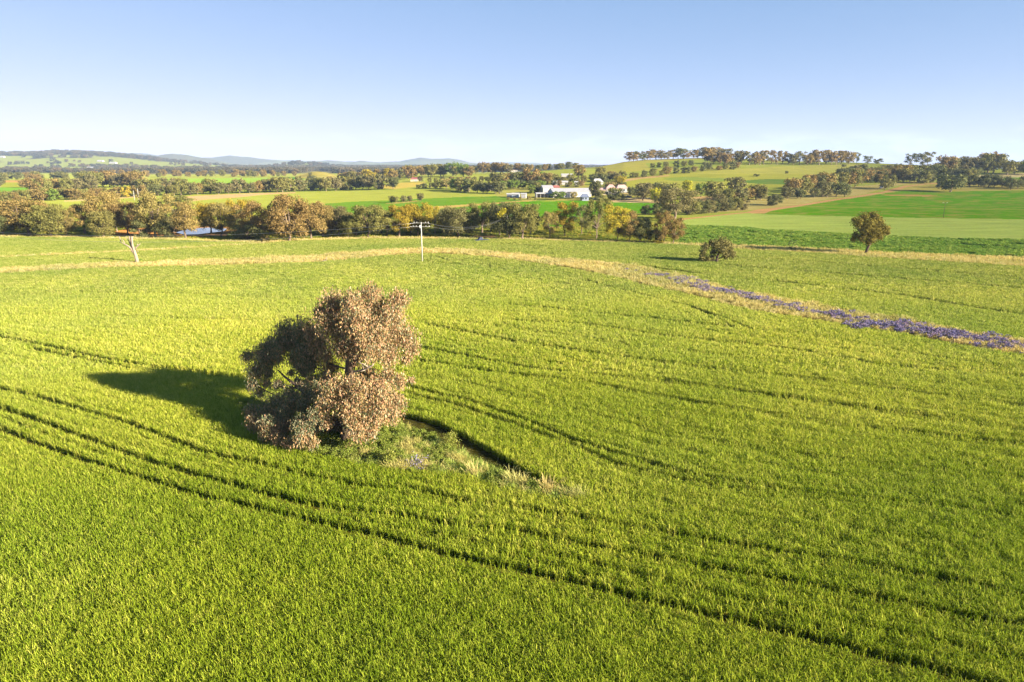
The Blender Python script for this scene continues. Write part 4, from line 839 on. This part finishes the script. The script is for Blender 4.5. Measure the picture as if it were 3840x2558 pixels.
for px, py, h, w, lb in ((530, 986, 14, 12, 'tiny green bush at the right foot of the dead tree'), (503, 992, 6, 9, 'tiny low shrub at the left foot of the dead tree')): put_tree(px, py, h, w, 'bush', 'green', lb)
# ------------------------------------------------------------------ named plants at the weed patch
def plant(name, px, py, me, s, label, cat, group=None, color=(1, 1, 1), stem=None):
    x, y, z = cast(px, py); o = link(bpy.data.objects.new(name, me)); o.location = (x, y, z); o.scale = (s, s, s); o.rotation_euler[2] = random.uniform(0, 6); o.color = (*color, 1); tag(o, label, cat, group); return o
pc = MB()
def dense_spikes(seed, n, rad):
    r = np.random.default_rng(seed); c = r.normal(0, rad * .5, (n, 3)); c[:, 2] = np.abs(c[:, 2]) * .8 + .25 + .3 * r.uniform(0, 1, n); return leaf_cards(c, r.normal(0, 1, (n, 3)), .09, r)
plant('flower_clump', 1566, 1768, quads_mesh('flower_clump', dense_spikes(5, 600, .95), M['purple']), 1, 'small clump of purple flowers among the weeds right of the big tree', 'flowers')
def tuss(seed): return quads_mesh('tussock', blades(110, .42, .5, 1.15, .026, .55, .6, seed, .7), M['straw'])
for px, py, sd, s, col, lb in ((1780, 1800, 1, 1.49, (1.15, 1.1, 1), 'cream dry grass tussock in the weed strip, nearest the purple flowers'), (1925, 1830, 2, 1.43, (.95, 1.02, .85), 'pale green feathery tussock in the middle of the weed strip'), (2052, 1860, 3, 1.43, (1.2, 1.1, 1), 'cream feathery tussock near the tip of the weed strip'), (2165, 1886, 4, 1.23, (.85, .95, .75), 'faded green tussock at the very tip of the weed strip')):
    plant('grass_tussock', px, py, tuss(sd), s, lb, 'grass tussock', 'tussocks of the weed strip', col)
for i, (px, py, s, lb) in enumerate(((1270, 1640, 1.5, 'tall leafy green weed under the crown front of the big tree'), (1200, 1700, 1.2, 'leafy yellow-green weed at the left front of the weed patch'), (1110, 1690, 1.1, 'leafy weed in shade at the left end of the weed patch'), (1465, 1760, 1.1, 'low bushy green weed left of the purple flowers'), (1440, 1630, 1.4, 'tall stemmed weed at the right side of the big tree'), (1690, 1690, 1.1, 'feathery green weed at the dark gap of the wheat'))):
    plant('weed', px, py, quads_mesh('weed', leafy(200 + i, 1100, .75, 1.5, .06), M['herb']), s, lb, 'weed', 'leafy weeds round the big tree', (1.05, 1.0, .9))
# ------------------------------------------------------------------ power poles and wires
def pole(px, py, top, lab, name='power_pole', grp=None, arms=True, r=.16, pos=None, post='concrete'):
    x, y, z = pos or cast(px, py, 3000); H = (HC + ray(px, top)[2] / ray(px, top)[1] * y - z) if pos is None else (10.6 if px == 0 and py == 0 else 8.8)
    e = empty(name, (x, y, z), lab, 'power pole', grp); b = MB(); b.tube([(0, 0, -.2), (0, 0, H * .55), (0, 0, H)], [r, r * .85, r * .62], 10); b.build('post', M[post], e, True)
    if arms:
        for zz, L_, yo in ((H - .22, 3.9, .12), (H - 1.15, 4.4, -.12)) if arms is True else ((H - .2, 2.4, .12),):
            b = MB(); b.box((0, yo, zz), (L_, .07, .07)); a = b.build('crossarm', M[post], e)
            for q in (-.46, -.28, .28, .46):
                b = MB(); b.tube([(q * L_, yo, zz + .065), (q * L_, yo, zz + .15), (q * L_, yo, zz + .3)], [.035, .07, .04], 7); b.build('insulator', M['ceramic'], a, True)
        if arms is True:
          b = MB(); b.tube([(-.3, -.12, H - 1.5), (-.3, -.12, H - .85)], [.17, .17], 9); b.tube([(-.3, -.12, H - .85), (-.3, -.12, H - .75)], [.1, .05], 9); b.box((-.14, -.1, H - 1.2), (.2, .08, .08)); b.build('transformer', M['ceramic'], e, True)
    return e, H
e1, H1 = pole(1584, 988, 833, 'tall pale power pole with two crossarms in the wheat edge', grp='power poles')
wx, wy, wz = e1.location
P2 = (-172., 182., 0.); P3 = cast(1902, 889)
pole(0, 0, 0, 'power pole left of the frame', grp='power poles', pos=P2); pole(1, 1, 0, 'power pole hidden in the belt of gum trees', grp='power poles', pos=P3)
for (ox, hh, lb) in ((-1.8, H1 - .3, 'upper power wire running left from the pale power pole'), (-2.0, H1 - 1.1, 'lower power wire running left from the pale power pole')):
    b = MB(); pts = []
    for t in np.linspace(0, 1, 30): pts.append((wx + ox + (P2[0] - wx) * t, wy + (P2[1] - wy) * t, hh + (10 - hh) * t - 4.6 * 4 * t * (1 - t) * (.75 if ox == -1.8 else 1)))
    b.tube(pts, .022, 5); tag(b.build('power_wire', M['wire'], smooth=True), lb, 'wire', 'power wires')
for (ox, hh, lb) in ((1.8, H1 - .3, 'upper power wire running right into the gum trees'), (2.0, H1 - 1.1, 'lower power wire running right into the gum trees')):
    b = MB(); pts = []
    for t in np.linspace(0, 1, 24): pts.append((wx + ox + (P3[0] - wx) * t, wy + (P3[1] - wy) * t, hh + (8.2 - hh) * t - 2.6 * 4 * t * (1 - t)))
    b.tube(pts, .022, 5); tag(b.build('power_wire', M['wire'], smooth=True), lb, 'wire', 'power wires')
pole(505, 752, 715, 'left one of the twin far poles on the left paddock', grp='twin far poles', arms=False, r=.2); pole(521, 752, 707, 'right one of the twin far poles on the left paddock', grp='twin far poles', arms=False, r=.2)
pole(3537, 817, 760, 'thin power pole with crossarm on the bright green field', arms=1, r=.12, post='bark_dark')
x, y, z = cast(1222, 984); b = MB(); b.tube([(-1.4, 0, .1), (-.4, .2, .35), (.6, .1, .2), (1.3, 0, .5)], [.12, .24, .2, .06], 7); b.tube([(-.2, .2, .3), (.1, .4, 1.1), (.3, .4, 1.4)], [.14, .09, .03], 6); b.tube([(.5, .1, .2), (.2, -.5, .5)], [.1, .03], 6)
o = b.build('fallen_log', M['bark_dead'], smooth=True); o.location = (x, y, z); tag(o, 'bleached fallen log on bare earth in the dry strip', 'log')
# ------------------------------------------------------------------ vehicles
def car(px, py, rz, paint, label, long=4.6, ute=False, far=3000):
    x, y, z = cast(px, py, far); e = empty('car', (x, y, z), label, 'car', None, rz); h = long / 2
    b = MB(); pr = [(-h, .42), (-h * .98, .82), (-h * .52, .92), (h * .4, .95), (h * .97, .8), (h, .45), (h * .9, .3), (-h * .92, .3)]
    n = len(pr); v = [(a, -.86, c) for a, c in pr] + [(a, .86, c) for a, c in pr]; b.add(v, [tuple(range(n)), tuple(range(n, 2 * n))[::-1]] + [((i + 1) % n, i, n + i, n + (i + 1) % n) for i in range(n)])
    cab = [(-h * .62, .9), (-h * .38, 1.45), (h * .12, 1.48), (h * .38, .93)] if not ute else [(-h * .1, .9), (-h * .05, 1.6), (h * .3, 1.62), (h * .52, .93)]
    n = 4; v = [(a, -.78 + (.1 if c > 1.2 else 0), c) for a, c in cab] + [(a, .78 - (.1 if c > 1.2 else 0), c) for a, c in cab]; b.add(v, [tuple(range(n)), tuple(range(n, 2 * n))[::-1]] + [((i + 1) % n, i, n + i, n + (i + 1) % n) for i in range(n)])
    b.build('body', M[paint], e)
    c = np.array(cab); m = c.mean(0); cs = (c - m) * .78 + m
    for sgn in (-1, 1):
        b = MB(); b.add([(a, sgn * (.79 if q < 1.2 else .71), q) for a, q in cs], [(0, 1, 2, 3)]); b.build('window', M['glass'], e)
    b = MB(); (a0, q0), (a1, q1) = cab[3], cab[2]; b.add([(a0 + .012, -.68, q0 + .06), (a0 + .012, .68, q0 + .06), (a1 + .05, .6, q1 - .08), (a1 + .05, -.6, q1 - .08)], [(0, 1, 2, 3)]); b.build('windscreen', M['glass'], e)
    for a in (-h * .62, h * .62):
        for s_ in (-.78, .78):
            b = MB(); b.tube([(a, s_ - .1, .33), (a, s_ + .1, .33)], [.33, .33], 12); w = b.build('wheel', M['tyre'], e); b = MB(); b.tube([(a, s_ - .115, .33), (a, s_ + .115, .33)], [.18, .18], 10); b.build('rim', M['steel'], w)
    for s_ in (-.6, .6):
        b = MB(); b.box((h * .99, s_, .68), (.06, .34, .16)); b.build('headlight', M['lamp'], e)
    return e
car(1806, 908, R(200), 'car_blue', 'dark blue ute parked in grass at the belt edge', 4.6, True)
car(3306, 706, R(35), 'car_white', 'white car on the dirt road by the dark wood', 4.6)
car(2356, 741, R(5), 'car_dark', 'dark car parked right of the farmhouse'); car(2236, 748, R(170), 'car_white', 'white car parked beside the slate-roofed cottage')
car(2043, 739, R(260), 'car_white', 'white ute parked in front of the open shed', 4.8, True)
# ------------------------------------------------------------------ farm buildings
def building(name, px, py, Lx, Ly, eave, ridge, rz, wallm, roofm, label, cat, hip=0., wins=0, door=True, open_front=False, far=3000, axis='x', gable=None):
    """long axis x; ridge along x"""
    x, y, z = cast(px, py, far); e = empty(name, (x, y, z), label, cat, None, rz); a, c = Lx / 2, Ly / 2
    b = MB()
    if open_front:
        t = .15
        b.box((0, c - t / 2, eave / 2), (Lx, t, eave)); b.box((-a + t / 2, -t / 2, eave / 2), (t, Ly - t - .01, eave)); b.box((a - t / 2, -t / 2, eave / 2), (t, Ly - t - .01, eave))
        for q in (-.5, -.17, .17, .5): b.box((q * (Lx - .3) * .98, -c + .12, eave / 2), (.2, .2, eave))
        b.build('wall', M[wallm], e)
    else:
        v = [(-a,-c,-.3),(a,-c,-.3),(a,c,-.3),(-a,c,-.3),(-a,-c,eave),(a,-c,eave),(a,c,eave),(-a,c,eave)]; f = [(0,1,5,4),(2,3,7,6)]
        if hip: f += [(1,2,6,5),(3,0,4,7)]; b.add(v, f)
        else: b.add(v + [(-a, 0, ridge), (a, 0, ridge)], f + [(1,2,6,9,5)])
        b.build('wall', M[wallm], e)
        if not hip:
            g = MB(); g.add([(-a,-c,-.3),(-a,c,-.3),(-a,c,eave),(-a,0,ridge),(-a,-c,eave)], [(1,0,4,3,2)]); g.build('gable_wall', M[gable or wallm], e)
    o_ = .35; sl = (ridge - eave) / c; lo = eave - o_ * sl + .04; r_ = MB(); th = .12
    hx = a + o_ - (hip * c if hip else 0)
    for up in (0, th):
        pass
    v0 = [(-a-o_,-c-o_,lo),(a+o_,-c-o_,lo),(a+o_,c+o_,lo),(-a-o_,c+o_,lo),(-hx,0,ridge+.05),(hx,0,ridge+.05)]
    v1 = [(q[0], q[1], q[2] + th) for q in v0]
    r_.add(v1 + v0, [(0,1,5,4),(2,3,4,5),(6,10,11,7),(8,11,10,9),(0,6,7,1),(2,8,9,3)] + ([(1,2,5),(3,0,4),(7,11,8),(9,10,6),(1,7,8,2),(3,9,6,0)] if hip else [(1,7,11,5),(2,5,11,8),(3,9,10,4),(0,4,10,6)]))
    ro = r_.build('roof', M[roofm], e)
    for i in range(wins):
        q = -a + Lx * (i + 1) / (wins + 1); w = MB(); w.box((q, -c - .03, eave * .55), (min(1.6, Lx / (wins + 1) * .5), .08, min(1.3, eave * .4))); wo = w.build('window', M['glass'], e)
        w = MB(); w.box((q, -c - .06, eave * .55 - min(1.3, eave * .4) / 2 - .06), (min(1.8, Lx / (wins + 1) * .56), .16, .1)); w.build('sill', M['white_wall'], wo)
    if door and not open_front:
        w = MB(); w.box((-a + Lx * .12 if wins else 0, -c - .03, min(2.1, eave * .8) / 2), (1.1 if wins else 3.2, .08, min(2.1, eave * .8))); w.build('door', M['dark' if wins else 'grey_roof'], e)
    return e
building('shed', 2136, 738, 29, 11, 3.6, 5.9, R(17), 'white_wall', 'grey_roof', 'long white farm shed with pale gabled roof and blue-grey shade-coloured end', 'shed', gable='grey_wall', wins=0)  # shade on the white gable end is put into its wall colour
building('shed', 2050, 724, 8, 8, 4.0, 5.8, R(14), 'white_wall', 'grey_roof', 'white-roofed shed joined behind the long shed left end', 'shed')
building('shed', 2031, 741, 8.5, 6, 2.8, 3.4, R(10), 'white_wall', 'white_roof', 'low open-fronted machinery shed with white roof left of the long shed', 'shed', open_front=True)
building('shed', 1934, 741, 5.0, 4.5, 2.4, 3.2, R(-8), 'grey_wall', 'white_roof', 'small blue-grey shed with a white roof left of the farmyard', 'shed')
building('shed', 1964, 743, 3.6, 4.0, 2.9, 3.4, R(-8), 'white_wall', 'white_roof', 'small bright white shed right of the blue-grey shed', 'shed')
building('shed', 1912, 739, 4.0, 3.5, 2.0, 2.6, R(-8), 'cream_wall', 'white_roof', 'low cream shed at the left end of the farmyard', 'shed')
building('cottage', 2192, 752, 5.6, 4.6, 2.6, 4.3, R(-6), 'grey_wall', 'slate_roof', 'tiny cottage with hipped slate-blue roof before the long shed', 'cottage', hip=.6, wins=2)
building('farmhouse', 2256, 730, 10.5, 7, 3.4, 4.8, R(-3), 'cream_wall', 'tile_roof', 'cream farmhouse with low pink tiled roof', 'house', hip=.5, wins=3)
building('farmhouse', 2290, 729, 7.2, 6.5, 4.4, 7.0, R(-3), 'white_wall', 'tile_roof', 'tall white farmhouse wing with pyramid pink roof', 'house', hip=.85, wins=2)
building('farmhouse', 2330, 722, 8, 6, 3.4, 5.6, R(4), 'white_wall', 'tile_roof', 'low white house with pink roof behind the spreading olive tree', 'house', hip=.6, wins=2)
building('barn', 2084, 713, 6, 5, 2.2, 3.6, R(5), 'cream_wall', 'red_roof', 'dark red roofed barn behind the long shed', 'barn', hip=.5)
building('shed', 2100, 693, 14, 7, 2.4, 3.4, R(-4), 'white_wall', 'white_roof', 'long low white shed among trees above the red barn', 'shed')
building('shed', 2172, 694, 8, 6, 2.2, 3.1, R(-4), 'white_wall', 'white_roof', 'long white shed left of the tall dark farm tree top', 'shed')
building('house', 2240, 693, 9, 7, 2.6, 5.2, R(5), 'white_wall', 'white_roof', 'white house with pale hipped roof above the farmhouse', 'house', hip=.7, wins=2)
building('house', 1832, 714, 7, 6, 2.6, 4.4, R(10), 'cream_wall', 'white_roof', 'small pale house hidden among the windbreak trees', 'house', hip=.6, wins=2)
building('shed', 2126, 665, 12, 7, 2.6, 3.6, R(0), 'white_wall', 'white_roof', 'white shed on the yellow slope above the farm trees', 'shed')
building('house', 1935, 645, 16, 9, 3, 5.0, R(4), 'white_wall', 'tile_roof', 'pale house under the skyline row right of centre', 'house', hip=.5, far=1100)
building('house', 1560, 680, 12, 8, 2.6, 4.2, R(4), 'cream_wall', 'red_roof', 'red-roofed homestead below the tall skyline copse', 'house', hip=.5)
for i, (px, py, L_, lb) in enumerate(((425, 614, 34, 'white shed on the far left plain, rightmost of the far hills'), (345, 633, 40, 'long white shed low on the far left plain'), (8, 591, 30, 'white shed under the left hill crest'), (378, 607, 30, 'small white house above the far white shed'), (1006, 628, 36, 'white far farm buildings left of the pale far hill'), (1040, 624, 30, 'white far farm shed at the pale far hill foot'))):
    building('far_shed', px, py, L_, 14, 5, 8, R(-10), 'white_wall', 'white_roof', lb, 'shed', far=9000)
# ------------------------------------------------------------------ far woodland (countless)
n = 60000; yy = np.exp(rng.uniform(math.log(1500), math.log(9800), n)); uu = rng.uniform(-.85, .5, n); xx = uu * yy; zz = terrain(xx, yy); px, py = project(xx, yy, zz)
fm = forest_mask(xx, yy, zz)
plain = (zz <= 4) & (py < 652) & (fbm(xx / 500, yy / 210, 91, 3) > np.where(px < 700, .50, .40))
sparse = (py < 650) & (rng.uniform(0, 1, n) < .045)
band = (py < 650) & (py > 634) & (px > 380) & (px < 1520) & (rng.uniform(0, 1, n) < .6)
knoll = inpoly(px, py, [(1100,668),(1120,650),(1190,640),(1250,645),(1280,668)])
front = (px > 1500) & (yy < 2200)
keep = (fm | plain | sparse | band) & ~knoll & ~front & (rng.uniform(0, 1, n) < np.where(yy > 6500, .0, .75))
X, Y, Z = xx[keep], yy[keep], zz[keep]
fv = [make_proto(300 + s, 'round', 260, .14)[1] for s in range(3)]
for m_ in fv: m_.materials.clear(); m_.materials.append(M['far'])
s = rng.uniform(9, 17, len(X)) * np.clip(Y / 3500, .9, 1.3); n = len(X); print('far trees', n)
scatter('far_woodland', np.stack([X, Y, Z - .5], 1), np.stack([s * 1.25, s * 1.25, s], 1), np.stack([0 * s, 0 * s, rng.uniform(0, 6.28, n)], 1), fv, rng.integers(0, 3, n), [(1, 1, 1), (1.25, 1.1, .95), (.85, .95, 1)])
# ------------------------------------------------------------------ haze, sky, sun, camera
hm = bpy.data.materials.new('haze'); hm.use_nodes = True; nt = hm.node_tree
for q in list(nt.nodes): nt.nodes.remove(q)
out = nt.nodes.new('ShaderNodeOutputMaterial'); pv = nt.nodes.new('ShaderNodeVolumePrincipled'); pv.inputs['Color'].default_value = (.5, .68, 1, 1); pv.inputs['Density'].default_value = 6.5e-5; pv.inputs['Anisotropy'].default_value = .0
nt.links.new(pv.outputs[0], out.inputs['Volume'])
b = MB(); b.box((0, 7900, 214), (40000, 16200, 432)); tag(b.build('haze', hm), kind='stuff')
SUN_EL = R(18.8); az = np.array([.875, -.484]); az /= np.linalg.norm(az)
w = bpy.data.worlds.new('World'); scene.world = w; w.use_nodes = True; nt = w.node_tree; bg = nt.nodes['Background']
sky = nt.nodes.new('ShaderNodeTexSky'); sky.sky_type = 'NISHITA'; sky.sun_disc = False; sky.sun_elevation = SUN_EL; sky.sun_rotation = math.atan2(az[0], az[1]); sky.altitude = 3000; sky.air_density = 1.0; sky.dust_density = 1.0; sky.ozone_density = 2.0
sp_ = nt.nodes.new('ShaderNodeSeparateColor'); cb_ = nt.nodes.new('ShaderNodeCombineColor'); nt.links.new(sky.outputs[0], sp_.inputs[0])
for i in range(3):
    pw = nt.nodes.new('ShaderNodeMath'); pw.operation = 'POWER'; pw.inputs[1].default_value = (.85, .55, .45)[i]; nt.links.new(sp_.outputs[i], pw.inputs[0]); nt.links.new(pw.outputs[0], cb_.inputs[i])
bg.inputs[1].default_value = .067
skc = mixc(nt, cb_.outputs[0], (.745, 1.0, 1.46), 1, 'MULTIPLY')
tcw = nt.nodes.new('ShaderNodeTexCoord'); sx = nt.nodes.new('ShaderNodeSeparateXYZ'); nt.links.new(tcw.outputs['Generated'], sx.inputs[0])   # low far cumulus in the sky itself, by compass direction
mpw = nt.nodes.new('ShaderNodeMapping'); mpw.inputs['Scale'].default_value = (16, 16, 70); nt.links.new(tcw.outputs['Generated'], mpw.inputs[0])
cn = nt.nodes.new('ShaderNodeTexNoise'); cn.inputs['Scale'].default_value = 1; cn.inputs['Detail'].default_value = 6; nt.links.new(mpw.outputs[0], cn.inputs['Vector'])
cr_ = ramp(nt, [(.48, (0, 0, 0)), (.6, (1, 1, 1))]); nt.links.new(cn.outputs['Fac'], cr_.inputs[0])
em = ramp(nt, [(.5, (0, 0, 0)), (.503, (.9, .9, .9)), (.512, (.55, .55, .55)), (.522, (0, 0, 0))]); ma = nt.nodes.new('ShaderNodeMath'); ma.operation = 'MULTIPLY_ADD'; ma.inputs[1].default_value = .5; ma.inputs[2].default_value = .5; nt.links.new(sx.outputs[2], ma.inputs[0]); nt.links.new(ma.outputs[0], em.inputs[0])
mc = nt.nodes.new('ShaderNodeMath'); mc.operation = 'MULTIPLY'; nt.links.new(cr_.outputs[0], mc.inputs[0]); nt.links.new(em.outputs[0], mc.inputs[1])
nt.links.new(mixc(nt, skc, (4.1, 4.1, 4.15), mc.outputs[0]), bg.inputs[0])
sl = bpy.data.lights.new('sun', 'SUN'); sl.energy = 5; sl.angle = R(.5); sl.color = (1, .9, .72); so = link(bpy.data.objects.new('sun', sl))
from mathutils import Vector
so.rotation_euler = Vector((az[0] * math.cos(SUN_EL), az[1] * math.cos(SUN_EL), math.sin(SUN_EL))).to_track_quat('Z', 'Y').to_euler()
cd_ = bpy.data.cameras.new('camera'); cd_.sensor_width = 36; cd_.lens = 36 * F / 3840; cd_.clip_end = 60000; cd_.clip_start = .5
co = link(bpy.data.objects.new('camera', cd_)); co.location = (0, 0, HC); co.rotation_euler = (R(90) - PITCH, 0, 0); scene.camera = co
vs = scene.view_settings; vs.view_transform = 'Standard'; vs.look = 'None'; vs.gamma = 1; vs.exposure = 2.06
scene.cycles.max_bounces = 6; scene.cycles.diffuse_bounces = 3; scene.cycles.transmission_bounces = 3; scene.cycles.volume_bounces = 0
print('trees', NT[0])
